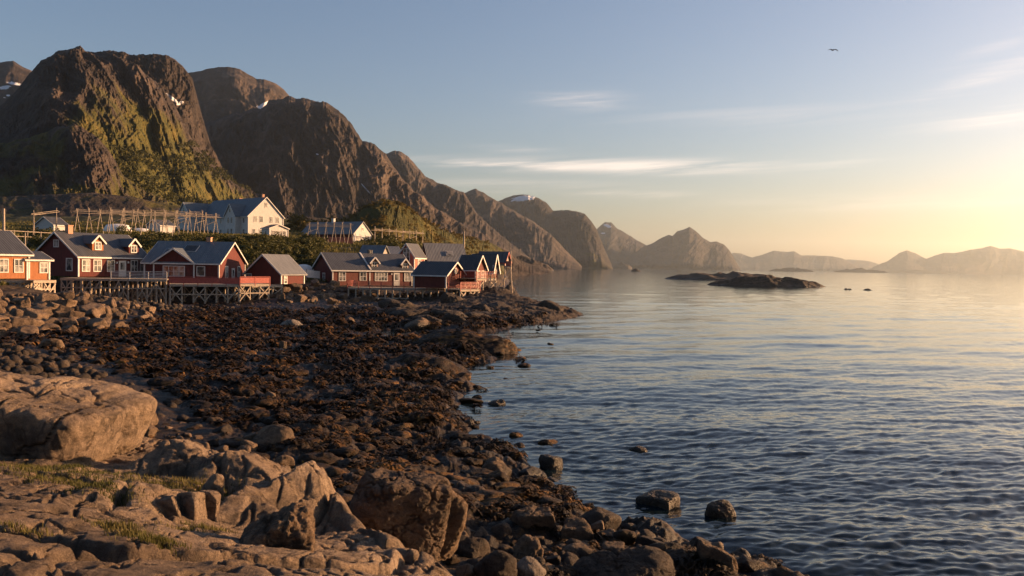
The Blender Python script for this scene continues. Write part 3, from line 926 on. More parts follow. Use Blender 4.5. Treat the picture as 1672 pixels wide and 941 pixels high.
islet('headland', 'low rocky tip of land beyond the red houses', 800, 905, 441.5, 13, 12.4, 100, lobes=3, cat='headland')

# ------------------------------------------------------------------ haze over the sea
HAZE = 4.0e-5
hz = MB().box(-15500, 15500, -15500, 15500, -4.5, 520).build('haze', [])
t = NT('sea_haze')
t.t.nodes.remove(t.b)
pv = t.n('ShaderNodeVolumePrincipled')
pv.inputs['Color'].default_value = (0.74, 0.90, 1.0, 1)
pv.inputs['Density'].default_value = HAZE
pv.inputs['Anisotropy'].default_value = 0.62
t.l(pv.outputs[0], t.out.inputs['Volume'])
hz.data.materials.append(t.mat)
tag(hz, 'thin pale haze lying over the sea and mountains', 'haze', kind='stuff')


# ------------------------------------------------------------------ the bedrock the photograph was taken from
_b = []
for px, py, Y in [(-260, 941, 4.1), (0, 941, 4.35), (215, 941, 4.6), (430, 941, 4.9), (600, 941, 5.8), (715, 941, 6.6), (690, 905, 7.3), (600, 882, 8.0), (500, 868, 8.4), (430, 900, 6.7), (230, 850, 7.0), (60, 802, 7.4), (-160, 790, 7.4),
                  (0, 772, 8.4), (200, 776, 9.2), (330, 790, 9.5), (420, 818, 9.2), (480, 812, 10.0), (420, 780, 11.0), (300, 752, 11.2), (-200, 740, 9.8), (100, 745, 10.6), (0, 700, 11.5), (-200, 690, 11.5)]:
    v = unproj(px, py, Y); _b.append((v.x, v.y, v.z))
for X, Y, Z in [(0, 0, 4.4), (-4, 0, 4.5), (1.0, 1.5, 4.35), (1.2, 4, 4.0), (0.4, 5.2, 3.95), (-9, 3, 4.5), (-9, 9, 4.3)]:
    _b.append((X, Y, Z))
_b = np.array(_b)
_bk = np.sqrt(((_b[:, None, :2] - _b[None, :, :2]) ** 2).sum(-1) + 0.3)
_bn = len(_b)
_ba = np.zeros((_bn + 1, _bn + 1)); _ba[:_bn, :_bn] = _bk - 0.02 * np.eye(_bn); _ba[:_bn, _bn] = 1; _ba[_bn, :_bn] = 1
_bw = np.linalg.solve(_ba, np.concatenate([_b[:, 2], [0]]))
# the rim of the outcrop, from the front right round to the back left
_rim = np.array([(unproj(px, py, Y).x, Y) for px, py, Y in [(760, 1200, 3.2), (738, 985, 5.7), (726, 930, 6.8), (676, 896, 7.6), (594, 876, 8.3), (540, 862, 8.9), (528, 832, 9.7), (520, 805, 10.6), (480, 775, 11.4), (400, 752, 11.9), (300, 742, 12.2), (215, 742, 12.4), (100, 735, 12.8), (-60, 690, 13.4), (-300, 690, 13.5)]])


def rim_dist(X, Y):
    """Signed distance to the rim: positive on the outcrop."""
    best = np.full(X.shape, 1e9); sgn = np.ones(X.shape)
    for (ax, ay), (bx, by) in zip(_rim[:-1], _rim[1:]):
        dx, dy = bx - ax, by - ay
        t_ = np.clip(((X - ax) * dx + (Y - ay) * dy) / (dx * dx + dy * dy), 0, 1)
        d = np.hypot(X - ax - t_ * dx, Y - ay - t_ * dy)
        s_ = np.sign(dx * (Y - ay) - dy * (X - ax))
        near = d < best - 1e-9
        best = np.where(near, d, best); sgn = np.where(near, s_, sgn)
    return best * sgn


def bed_base(X, Y):
    z = np.zeros(X.shape) + _bw[_bn]
    for i in range(_bn):
        z = z + _bw[i] * np.sqrt((X - _b[i, 0]) ** 2 + (Y - _b[i, 1]) ** 2 + 0.3)
    return z


# low slabs standing up out of the bedrock: picture position of the foot, depth, width and height in picture units, lean
_slabs = [(298, 792, 9.8, 150, 56, -0.15), (412, 815, 9.5, 165, 66, -0.1), (424, 866, 8.0, 125, 60, -0.2), (520, 874, 8.6, 150, 78, -0.1), (190, 838, 7.2, 170, 40, 0.1)]


def bed_z(X, Y, detail=True):
    z = bed_base(X, Y)
    for px, py, Yd, w, h, pk in _slabs:
        c = unproj(px, py, Yd)
        wd, hg = w / F * Yd / 2, h / F * Yd
        wob = 0.20 * fbm(X * 0.8 + px, Y * 0.8, 2.0, 2) + 0.05 * ridged(X * 1.6 + px, Y * 1.6, 3.0, 3)
        u = (X - c.x) / wd + wob; v = (Y - c.y - 0.45) / 0.62 + wob
        up = np.clip(np.minimum((u + 1.1) / (pk + 0.75), (1.25 - u) / (1.25 - pk)), 0, 1)
        z = z + 0.85 * hg * np.minimum(up, np.clip(np.minimum((v + 1.15) / 0.75, (1.4 - v) / 1.0), 0, 1)) * (0.9 + 0.35 * ridged(X * 1.2 + Y * 0.5, Y * 1.5, px, 4, 0.55) * 0.5)
    if detail:
        wx = X + 0.35 * fbm(X * 0.9, Y * 0.9, 3.0, 4); wy = Y + 0.35 * fbm(X * 0.9, Y * 0.9, 8.0, 4)
        # slabs: long plates with grooves between
        c, s = math.cos(0.5), math.sin(0.5)
        u, v = (wx * c + wy * s) * 0.42, (-wx * s + wy * c) * 0.68
        f1, f2, ci, cj, vx, vy = voronoi(u, v)
        plate = (hash2(ci, cj, 3) - 0.5) * 0.10 + (hash2(ci, cj, 4) - 0.3) * 0.14 * vx + (hash2(ci, cj, 5) - 0.5) * 0.10 * vy
        gap = f2 - f1
        z = z + 0.5 * plate * smooth(0.0, 0.07, gap) - 0.12 * np.exp(-(gap / 0.035) ** 2) + 0.02 * smooth(0, 0.5, gap)
        g1, g2, di, dj, qx, qy = voronoi(u * 2.7 + 3.3, v * 2.3 + 1.7)
        some = smooth(0.62, 0.75, hash2(ci, cj, 6))
        z = z + some * ((hash2(di, dj, 3) - 0.5) * 0.09 * smooth(0, 0.1, g2 - g1) - 0.05 * np.exp(-((g2 - g1) / 0.05) ** 2))
        z = z + 0.05 * fbm(X * 1.6, Y * 1.6, 1.0, 6, 0.55) + 0.02 * ridged(X * 6 + 0.8 * fbm(X, Y, 5.0, 3), Y * 6, 2.0, 5, 0.6)
        st = (z + 0.25 * (X * 0.35 + Y * 0.2) + 0.05 * fbm(X * 1.2, Y * 1.2, 9.0, 4)) / 0.085          # thin layers weathered into steps
        z = z + 0.035 * (smooth(0.0, 0.22, st - np.floor(st)) - (st - np.floor(st))) * smooth(-0.1, 0.25, fbm(X * 0.6, Y * 0.6, 12.0, 3))
        for fx, fy, o_ in ((0.8, 1.6, 3.0), (1.7, 0.7, 21.0)):
            lv = fbm(X * fx + o_, Y * fy, o_, 4, 0.5)
            z = z - 0.05 * np.exp(-(lv / 0.022) ** 2)
        z = z + 0.05 * fbm(X * 0.5 + Y * 1.5, Y * 3.2 - X, 6.0, 4, 0.55)
    return z


def build_bedrock():
    xs = np.linspace(-9.5, 2.2, 720); ys = np.linspace(1.0, 14.2, 700)
    X, Y = np.meshgrid(xs, ys, indexing='ij')
    d = rim_dist(X, Y) + 0.28 * fbm(X * 0.8, Y * 0.8, 4.0, 4) + 0.12 * ridged(X * 1.1, Y * 1.1, 7.0, 3)
    low = ground_z(X, np.maximum(Y, 6.5)) - 0.5
    z = bed_z(X, Y)
    k = smooth(-1.3, 0.22, d)
    z = low + (z - low) * (k ** 0.75)
    V = np.stack([X, Y, z], -1).reshape(-1, 3)
    o = link('bedrock', np_mesh('bedrock', V, grid_faces(len(xs), len(ys)), M['bedrock']))
    tag(o, 'fissured tan bedrock slabs along the near edge of the bay', 'bedrock', kind='structure')


build_bedrock()

# ------------------------------------------------------------------ boulders
_ico = {}


def ico(sub):
    if sub not in _ico:
        bm = bmesh.new(); bmesh.ops.create_icosphere(bm, subdivisions=sub, radius=1.0)
        bm.verts.ensure_lookup_table()
        v = np.array([q.co[:] for q in bm.verts]); f = np.array([[q.index for q in p.verts] for p in bm.faces])
        v /= np.linalg.norm(v, axis=1)[:, None]
        bm.free(); _ico[sub] = (v, f)
    return _ico[sub]


def rock_verts(seed, sub, dims, nplanes=13, sharp=11.0, rough=0.06, crack=0.0, flat=0.0, block=0.0):
    v, f = ico(sub)
    rs = np.random.RandomState(seed)
    n = rs.normal(size=(nplanes, 3)); n /= np.linalg.norm(n, axis=1)[:, None]
    dd = rs.uniform(0.62, 1.0, nplanes)
    if block:
        ax = np.vstack([np.eye(3), -np.eye(3)]) + rs.normal(size=(6, 3)) * 0.22
        ax /= np.linalg.norm(ax, axis=1)[:, None]
        n = np.vstack([n[:6], ax]); dd = np.concatenate([rs.uniform(0.72, 1.0, 6), rs.uniform(0.5, 0.66, 6) / block])
    if flat:
        n = np.vstack([n, [[0.08 * rs.normal(), 0.08 * rs.normal(), 1.0]]]); dd = np.append(dd, flat)
    tt = dd[None, :] / np.maximum(v @ n.T, 0.02)
    tt = np.concatenate([tt, np.full((len(v), 1), 1.12)], 1)
    r = (tt ** -sharp).sum(1) ** (-1.0 / sharp)
    p = v * r[:, None]
    dims = np.array(dims, float) / 2
    q = p * dims
    s = 1.0 / dims.max()
    o = rs.uniform(0, 50, 3)
    nz_ = fbm(q[:, 0] * s * 1.5 + o[0], q[:, 1] * s * 1.5 + o[1], q[:, 2] * s * 1.5 + o[2], 6 if sub > 4 else 4, 0.55)
    disp = rough * 1.6 * nz_
    if crack:
        a = rs.uniform(-0.6, 0.6)
        ca, sa = math.cos(a), math.sin(a)
        cx, cz = q[:, 0] * ca + q[:, 2] * sa, -q[:, 0] * sa + q[:, 2] * ca
        rg = ridged(cx * s * 2.0 + o[1], q[:, 1] * s * 1.1 + o[2], cz * s * 0.9 + o[0], 4, 0.5)
        disp = disp - crack * smooth(0.62, 0.9, rg) + crack * 0.4 * fbm(cx * s * 5, q[:, 1] * s * 2, cz * s * 2, 4)
    if sub >= 6:      # thin fissures
        e = 2.2 * s
        for kx, ky, kz, wd_, dp in ((1.0, 0.4, 0.7, 0.018, 0.05), (0.4, 1.0, 1.0, 0.014, 0.035)):
            lv = fbm(q[:, 0] * e * kx + o[2], q[:, 1] * e * ky + o[0], q[:, 2] * e * kz + o[1], 4, 0.5)
            disp = disp - dp * np.exp(-(lv / wd_) ** 2)
        disp = disp + 0.012 * ridged(q[:, 0] * s * 9 + o[0], q[:, 1] * s * 9, q[:, 2] * s * 14, 4, 0.6)
    q = q + v * (disp * dims.min() * 1.6)[:, None]
    # scale so that the box is the wanted one
    lo, hi = q.min(0), q.max(0)
    q = (q - (lo + hi) / 2) * (2 * dims / (hi - lo))
    return q, f


def boulder(px0, py0, px1, py1, label, Y=None, depth=0.8, sub=5, mat='rock', seed=1, sink=0.2, rz=0.0, group=None, z0=None, name='boulder', tilt=0.0, ground=None, **kw):
    """A boulder filling the picture box px0..px1, py0..py1, standing on the ground there."""
    cx = (px0 + px1) / 2
    if Y is None:
        p = on_ground(cx, py1 - 0.12 * (py1 - py0), 9.0)
        Y = p.y
    base = unproj(cx, py1, Y); top = unproj(cx, py0, Y)
    w = (px1 - px0) / F * Y
    h = (top.z - base.z)
    full = h / (1 - sink)
    q, f = rock_verts(seed, sub, (w, w * depth, full), **kw)
    c, s_ = math.cos(tilt), math.sin(tilt)
    if tilt:
        q = np.stack([q[:, 0] * c - q[:, 2] * s_, q[:, 1], q[:, 0] * s_ + q[:, 2] * c], 1)
    o = link(name, np_mesh(name, q, f, M[mat]), None, (base.x, Y + w * depth * 0.35, top.z - full / 2))
    o.rotation_euler = (0, 0, rz)
    return tag(o, label, 'boulder', group)


# on and around the bedrock
boulder(-300, 622, 150, 775, 'biggest boulder, smooth rounded top and sunlit face, at the left edge', Y=9.9, depth=0.75, sub=7, seed=5, sink=0.30, sharp=9, rough=0.05, crack=0.035, flat=0.46, tilt=-0.2, block=0.95, mat='bedrock')
boulder(556, 780, 728, 908, 'large dark ribbed boulder with a deep cleft', Y=11.6, depth=0.9, sub=7, seed=33, sink=0.25, crack=0.02, mat='rock', tilt=-0.22, sharp=10, block=0.9, rough=0.03)
boulder(655, 790, 758, 895, 'ribbed boulder leaning against the right of the dark cleft boulder', Y=12.3, depth=1.2, sub=6, seed=36, sink=0.25, crack=0.02, mat='rock', tilt=-0.3, sharp=10, block=0.9, rough=0.03)
boulder(380, 836, 512, 912, 'undercut dark block over a shadowed hollow', Y=6.6, depth=1.0, sub=6, seed=41, sink=0.4, crack=0.06, mat='rock', sharp=10, block=0.95, tilt=-0.15)
boulder(232, 812, 298, 850, 'small split block at the left of the row of cracked blocks', Y=7.4, sub=5, seed=46, sink=0.35, mat='bedrock', sharp=22, block=1.0, rough=0.04)
boulder(282, 805, 330, 848, 'narrow upright block in the row of cracked blocks', Y=7.5, sub=5, seed=47, sink=0.35, mat='bedrock', sharp=22, block=1.0, rough=0.04)
boulder(320, 802, 356, 838, 'right end block in the row of cracked blocks', Y=7.7, sub=5, seed=48, sink=0.35, mat='bedrock', sharp=22, block=1.0, rough=0.04)
boulder(322, 776, 364, 808, 'upright stone standing at the edge of the grass', Y=8.7, sub=5, seed=49, sink=0.35, mat='bedrock')
# notable stones on the beach
for a in [
    (153, 654, 214, 692, 'pale humped boulder just behind the biggest boulder', dict(seed=61)),
    (203, 676, 250, 702, 'low brown stone right of the pale humped boulder', dict(seed=62, block=1.0)),
    (404, 697, 476, 742, 'round grey boulder alone on the weedy beach above the slabs', dict(seed=63, sharp=6, rough=0.03)),
    (440, 744, 478, 772, 'small tan boulder below the round grey boulder', dict(seed=64)),
    (643, 659, 686, 679, 'pale flattened boulder at the edge of the weed and water', dict(seed=65, mat='pale', sharp=7)),
    (794, 653, 826, 667, 'dark weedy rock in the water off the long ledge', dict(seed=66, mat='darkrock', z0=0)),
    (1027, 730, 1058, 745, 'lone dark rock out in the open water', dict(seed=67, mat='darkrock')),
    (879, 745, 920, 776, 'brown rock capped with seaweed in the shallows', dict(seed=68, mat='darkrock')),
    (780, 750, 836, 784, 'long rounded brown boulder at the waterline', dict(seed=69)),
    (789, 772, 832, 796, 'weed covered stone under the long rounded boulder', dict(seed=70, mat='weed')),
    (843, 765, 886, 784, 'pair shaped dark rock just off the waterline', dict(seed=71, mat='darkrock')),
    (828, 834, 910, 887, 'big angular sunlit boulder, wedge shaped, near the waterline', dict(seed=92, sharp=24, block=1.0, sub=6, tilt=0.2)),
    (912, 852, 970, 893, 'square brown boulder right of the angular wedge boulder', dict(seed=73, block=1.0, sharp=14)),
    (945, 837, 1018, 876, 'long boulder with weed on its back at the water edge', dict(seed=74, mat='darkrock')),
    (962, 852, 988, 882, 'upright boulder squeezed behind the square brown one', dict(seed=75, block=1.0)),
    (976, 870, 1012, 895, 'small pointed boulder right of the square brown one', dict(seed=76, block=1.0, sharp=15)),
    (1040, 810, 1115, 842, 'flat topped boulder standing in the water', dict(seed=77, flat=0.40, sub=6, sharp=9)),
    (1148, 822, 1210, 862, 'square topped dark boulder farthest out in the water', dict(seed=78, flat=0.6, sub=6, sharp=8, rough=0.09)),
    (1142, 892, 1206, 945, 'large leaning boulder at the bottom by the water', dict(seed=79, block=1.0, sub=6, sharp=12)),
    (1017, 855, 1036, 869, 'small weedy stone right of the long boulder', dict(seed=80, mat='weed')),
    (1194, 899, 1228, 917, 'low dark stone awash right of the leaning boulder', dict(seed=81, mat='darkrock')),
    (1220, 894, 1252, 911, 'small dark stone farthest right along the bottom waterline', dict(seed=82, mat='darkrock')),
    (1210, 922, 1262, 948, 'weedy rock at the very bottom by the water', dict(seed=83, mat='weed')),
    (1310, 930, 1345, 950, 'weedy stone peeping from the water at the bottom edge', dict(seed=84, mat='weed')),
    (798, 857, 836, 893, 'smooth upright boulder left of the angular wedge boulder', dict(seed=85)),
    (832, 880, 888, 925, 'round ribbed boulder under the angular wedge boulder', dict(seed=86, crack=0.1)),
    (838, 915, 893, 960, 'pale grey round boulder at the bottom edge', dict(seed=87, mat='pale', sharp=7)),
    (735, 880, 800, 930, 'dark wet boulder at the right foot of the bedrock', dict(seed=88, mat='darkrock')),
    (770, 905, 845, 960, 'long dark boulder at the bottom edge below the wet boulder', dict(seed=89, mat='darkrock')),
    (915, 893, 985, 917, 'low rounded boulder under the square brown one', dict(seed=90)),
    (1000, 868, 1040, 900, 'weed hung boulder below the small pointed one', dict(seed=91, mat='weed')),
    (930, 912, 1110, 965, 'broad flat dark slab along the bottom edge', dict(seed=72, mat='darkrock', sub=6, crack=0.06)),
    (1050, 890, 1130, 925, 'dark weed covered ledge above the broad slab', dict(seed=93, mat='weed', sub=5)),
    (658, 519, 702, 541, 'pale domed boulder at the foot of the rocky point', dict(seed=94, sharp=7)),
    (450, 522, 492, 540, 'pale boulder on the flats below the red boathouse', dict(seed=95, mat='pale')),
    (504, 535, 524, 545, 'small pale boulder right of the one below the boathouse', dict(seed=96, mat='pale')),
    (553, 518, 578, 531, 'grey boulder on the flats left of the pale domed one', dict(seed=97)),
    (707, 538, 738, 556, 'pale stone perched on the dark whaleback ledge', dict(seed=98, mat='pale', Y=66)),
    (60, 553, 98, 576, 'big brown boulder below the rubble bank', dict(seed=99)),
    (10, 532, 55, 556, 'broad reddish boulder low in the rubble bank', dict(seed=100)),
    (430, 640, 450, 655, 'tan stone lying in the weed mid beach', dict(seed=101)),
    (65, 592, 90, 610, 'rounded tan stone on the weed near the left edge', dict(seed=102)),
    (116, 594, 132, 608, 'small oval stone right of the rounded tan stone', dict(seed=103)),
    (315, 668, 342, 684, 'brown stone half sunk in weed behind the slabs', dict(seed=104)),
    (205, 565, 222, 580, 'lone upright stone out on the dark flats', dict(seed=105)),
    (455, 557, 468, 571, 'small sunlit stone on the flats in the middle', dict(seed=106)),
]:
    kw = dict(a[5]); kw.pop('z0', None)
    kw.setdefault('sink', 0.25)
    boulder(a[0], a[1], a[2], a[3], a[4], **kw)

# dark weed covered ledges running into the water
for a in [(668, 541, 850, 600, 'dark whaleback ledge reaching into the water', 121, 60.0), (575, 582, 784, 642, 'long dark ledge nearer than the whaleback', 123, 47.0),
          (582, 612, 636, 648, 'weedy rock hump at the foot of the long ledge', 125, 44.0), (520, 596, 600, 625, 'low weedy hump left of the long ledge', 127, 46.0)]:
    o = boulder(a[0], a[1], a[2], a[3], a[4], Y=a[6], depth=0.75, sub=6, seed=a[5], sink=0.38, rough=0.07, crack=0.03, sharp=5, mat='weed', name='ledge')
    o['category'] = 'rock ledge'

# stones that nothing tells apart: kinds built once, then copied
_kinds = []
for i in range(9):
    q, f = rock_verts(200 + i, 4, (1.0, 0.82 + 0.03 * i, 0.68 + 0.02 * i), sharp=9 + 1.2 * i, rough=0.05, block=1.0 if i % 3 else 0)
    _kinds.append(np_mesh('boulder', q, f, M['rock']))
    _kinds.append(np_mesh('boulder', q, f, M['darkrock' if i % 2 else 'weed']))
_small = []
for i in range(6):
    _small.append((rock_verts(300 + i, 2, (1.0, 0.85, 0.66), sharp=8, rough=0.06)))
rng = random.Random(5)


def stone_copy(x, y, size, label, group, dark=False, sinkf=0.3):
    me = _kinds[2 * rng.randrange(9) + (1 if dark else 0)]
    o = bpy.data.objects.new('boulder', me)
    o.location = (x, y, max(gz(x, y), -0.25) + size * 0.34 * (1 - 2 * sinkf))
    o.scale = (size, size * rng.uniform(0.8, 1.1), size * rng.uniform(0.8, 1.1))
    o.rotation_euler = (rng.uniform(-0.4, 0.4), rng.uniform(-0.4, 0.4), rng.uniform(0, 6.28))
    COL.objects.link(o)
    return tag(o, label, 'boulder', group)


def scatter(n, region, smin, smax, label, group, darkshare=0.0, gap=0.75, sinkf=0.25):
    """n stones over a picture region, given by a test on picture positions and its box."""
    (x0, y0, x1, y1), test = region
    put, tries = [], 0
    while len(put) < n and tries < n * 60:
        tries += 1
        px, py = rng.uniform(x0, x1), rng.uniform(y0, y1)
        if not test(px, py):
            continue
        p = on_ground(px, py, 9.0)
        s = smin * (smax / smin) ** (rng.random() ** 1.7)
        if any((p.x - q[0]) ** 2 + (p.y - q[1]) ** 2 < (gap * 0.5 * (s + q[2])) ** 2 for q in put):
            continue
        put.append((p.x, p.y, s))
        stone_copy(p.x, p.y, s, label, group, rng.random() < darkshare, sinkf)


def top_of_bank(px):
    return np.interp(px, [0, 120, 190, 250, 262], [484, 482, 488, 504, 520])


scatter(120, ((-20, 482, 265, 562), lambda x, y: y > top_of_bank(x) + 3 and y < np.interp(x, [0, 110, 200, 265], [566, 552, 538, 524])), 0.75, 1.9, 'sunlit boulder heaped in the rubble bank below the houses', 'boulders of the sunlit rubble bank', 0.0, 0.62, 0.22)
scatter(70, ((436, 466, 612, 498), lambda x, y: y < 500 and y > np.interp(x, [436, 470, 545, 612], [478, 468, 468, 482])), 0.7, 1.9, 'grey boulder of the shaded stone bank below the red houses', 'boulders of the shaded stone bank', 0.0, 0.6, 0.2)
scatter(60, ((690, 845, 1180, 945), lambda x, y: y > np.interp(x, [690, 780, 900, 1180], [905, 845, 850, 905]) and x > 700), 0.22, 0.6, 'stone among the boulders along the near waterline', 'stones along the near waterline', 0.55, 0.7)
scatter(45, ((200, 690, 420, 750), lambda x, y: y > 690 and y > np.interp(x, [200, 420], [690, 700])), 0.25, 0.6, 'brown stone strewn behind the bedrock slabs', 'stones behind the bedrock slabs', 0.35, 0.8)


def build_pebbles():
    """The many small stones between the boulders, one spread."""
    rs = np.random.RandomState(3)
    VV, FF, n = [], [], 0
    todo = [(350, 0, 560, 800, 700, 0.12, 0.45), (500, 740, 630, 1260, 935, 0.12, 0.42), (260, -20, 555, 170, 650, 0.25, 0.7), (700, 690, 830, 1180, 945, 0.06, 0.2), (300, 0, 480, 640, 560, 0.2, 0.6), (500, 420, 470, 900, 530, 0.2, 0.6), (700, 540, 480, 780, 506, 0.25, 0.8), (500, 90, 484, 440, 510, 0.25, 0.8), (500, 150, 690, 700, 800, 0.08, 0.25)]
    for (num, x0, y0, x1, y1, s0, s1) in todo:
        for _ in range(num):
            p = on_ground(rs.uniform(x0, x1), rs.uniform(y0, y1), 9.0)
            if p.y > 135 or gz(p.x, p.y) < -0.22:
                continue
            q, f = _small[rs.randint(6)]
            s = s0 * (s1 / s0) ** rs.rand()
            a = rs.rand() * 6.28
            c, d = math.cos(a), math.sin(a)
            w = np.stack([q[:, 0] * c - q[:, 1] * d, q[:, 0] * d + q[:, 1] * c, q[:, 2]], 1) * s * rs.uniform(0.8, 1.2, 3) + [p.x, p.y, p.z + 0.2 * s]
            VV.append(w); FF.append(f + n); n += len(w)
    o = link('beach_stones', np_mesh('beach_stones', np.concatenate(VV), np.concatenate(FF), M['darkrock']))
    tag(o, 'small stones strewn all over the dark tidal flat', 'stones', kind='stuff')


build_pebbles()


def build_seaweed():
    """Fronds of wrack over the tidal flat: short bent ribbons lying in tangled clumps."""
    rs = np.random.RandomState(9)
    N_ = 190000
    az = rs.uniform(-0.58, 0.30, N_ * 3); r = np.exp(rs.uniform(math.log(12), math.log(100), N_ * 3))
    X, Y = r * np.sin(az), r * np.cos(az)
    z = ground_z(X, Y)
    clump = fbm(X * 0.45, Y * 0.45, 2.0, 3) + 0.6 * fbm(X * 1.7, Y * 1.7, 1.0, 2)
    ok = (z > -0.7) & (z < 0.95) & (clump > 0.08 + 0.42 * smooth(0.05, -0.3, z)) & ~((rim_dist(X, Y) > -0.6) & (Y < 14))
    X, Y, z, r = X[ok][:N_], Y[ok][:N_], z[ok][:N_], r[ok][:N_]
    z = np.maximum(z + shore_lumps(X, Y, z, r), -0.012)
    n = len(X)
    a = 5.0 * fbm(X * 0.55, Y * 0.55, 11.0, 3) + rs.normal(size=n) * 0.45; L = np.clip(0.0085 * r, 0.14, 0.6) * rs.uniform(0.4, 1.9, n); W = L * rs.uniform(0.05, 0.12, n)
    bend = rs.uniform(-0.35, 0.35, n) * L
    dx, dy = np.cos(a), np.sin(a)
    P = []
    for k, (u, hgt) in enumerate([(-0.5, 0.0), (-0.1, 0.32), (0.25, 0.30), (0.5, 0.02)]):
        h = z + 0.02 + hgt * L * rs.uniform(0.3, 1.0, n)
        for sgn in (-1, 1):
            wob = W * (1.0 if k in (1, 2) else 0.5) * sgn
            wob = wob + bend * (0.25 - u * u) * 2
            P.append(np.stack([X + dx * L * u - dy * wob, Y + dy * L * u + dx * wob, h + rs.uniform(-0.05, 0.05, n) * L + sgn * 0.25 * W * rs.uniform(-1, 1, n)], 1))
    P = np.stack(P, 1)          # n, 8, 3
    base = np.arange(n)[:, None] * 8
    F_ = np.concatenate([base + np.array([0, 1, 3, 2]), base + np.array([2, 3, 5, 4]), base + np.array([4, 5, 7, 6])])
    o = link('seaweed', np_mesh('seaweed', P.reshape(-1, 3), F_, M['weed']))
    tag(o, 'brown seaweed covering the tidal flat', 'seaweed', kind='stuff')


build_seaweed()


def build_weed_mounds():
    rs = np.random.RandomState(14)
    VV, FF, n = [], [], 0
    base = [rock_verts(340 + i, 4, (1.0, 0.9, 0.62), sharp=4, rough=0.13, nplanes=8) for i in range(8)]
    for k in range(900):
        p = on_ground(rs.uniform(-20, 900), rs.uniform(512, 840), 12.0)
        if p.z < -0.2 or p.z > 1.0 or p.y > 100 or (p.z < 0.0 and rs.rand() < 0.85):
            continue
        q, f = base[rs.randint(8)]
        s = 0.3 * (0.95 / 0.3) ** (rs.rand() ** 1.5) * (0.75 + p.y / 90)
        a = rs.rand() * 6.28; c, d = math.cos(a), math.sin(a)
        VV.append(np.stack([q[:, 0] * c - q[:, 1] * d, q[:, 0] * d + q[:, 1] * c, q[:, 2]], 1) * s * [1.25, 1.0, rs.uniform(0.5, 0.9)] + [p.x, p.y, max(p.z, -0.1) + float(shore_lumps(np.array([p.x]), np.array([p.y]), np.array([p.z]), np.array([p.y]))[0]) * 0.8 + 0.02 * s])
        FF.append(f + n); n += len(q)
    o = link('seaweed', np_mesh('seaweed', np.concatenate(VV), np.concatenate(FF), M['weed']))
    tag(o, 'humps of brown seaweed hanging over stones of the tidal flat', 'seaweed', kind='stuff')


build_weed_mounds()

# dark strata of the rocky point
_rp = random.Random(8)
for k in range(16):
    px = _rp.uniform(640, 915); py = np.interp(px, [640, 830, 915], [500, 492, 508]) + _rp.uniform(0, 1) * np.interp(px, [640, 800, 915], [32, 42, 8])
    w = _rp.uniform(40, 95); h_ = _rp.uniform(9, 20)
    boulder(px - w / 2, py - h_, px + w / 2, py, 'low dark ledge of layered rock on the rocky point', depth=0.7, sub=5, seed=150 + k, sink=0.45, sharp=6, rough=0.09, mat='darkrock', name='ledge', tilt=-0.12, group='ledges of the rocky point')['category'] = 'rock ledge'


def blades(name, X, Y, Z, hgt, wid, mat, label, seed=1, lean=0.5):
    rs = np.random.RandomState(seed)
    n = len(X)
    a = rs.uniform(0, 6.28, n); b = rs.uniform(0, 6.28, n)
    h = hgt * rs.uniform(0.5, 1.2, n); w = wid * rs.uniform(0.6, 1.2, n)
    lx, ly = np.cos(b) * h * lean * rs.rand(n), np.sin(b) * h * lean * rs.rand(n)
    wx, wy = np.cos(a) * w / 2, np.sin(a) * w / 2
    P = np.stack([np.stack([X - wx, Y - wy, Z], 1), np.stack([X + wx, Y + wy, Z], 1), np.stack([X + lx * 0.4 + wx * 0.7, Y + ly * 0.4 + wy * 0.7, Z + h * 0.6], 1),
                  np.stack([X + lx * 0.4 - wx * 0.7, Y + ly * 0.4 - wy * 0.7, Z + h * 0.6], 1), np.stack([X + lx, Y + ly, Z + h], 1)], 1)
    base = np.arange(n)[:, None] * 5
    F_ = np.concatenate([base + np.array([0, 1, 2]), base + np.array([0, 2, 3]), base + np.array([3, 2, 4])])
    o = link(name, np_mesh(name, P.reshape(-1, 3), F_, M[mat], False))
    return tag(o, label, 'grass', kind='stuff')


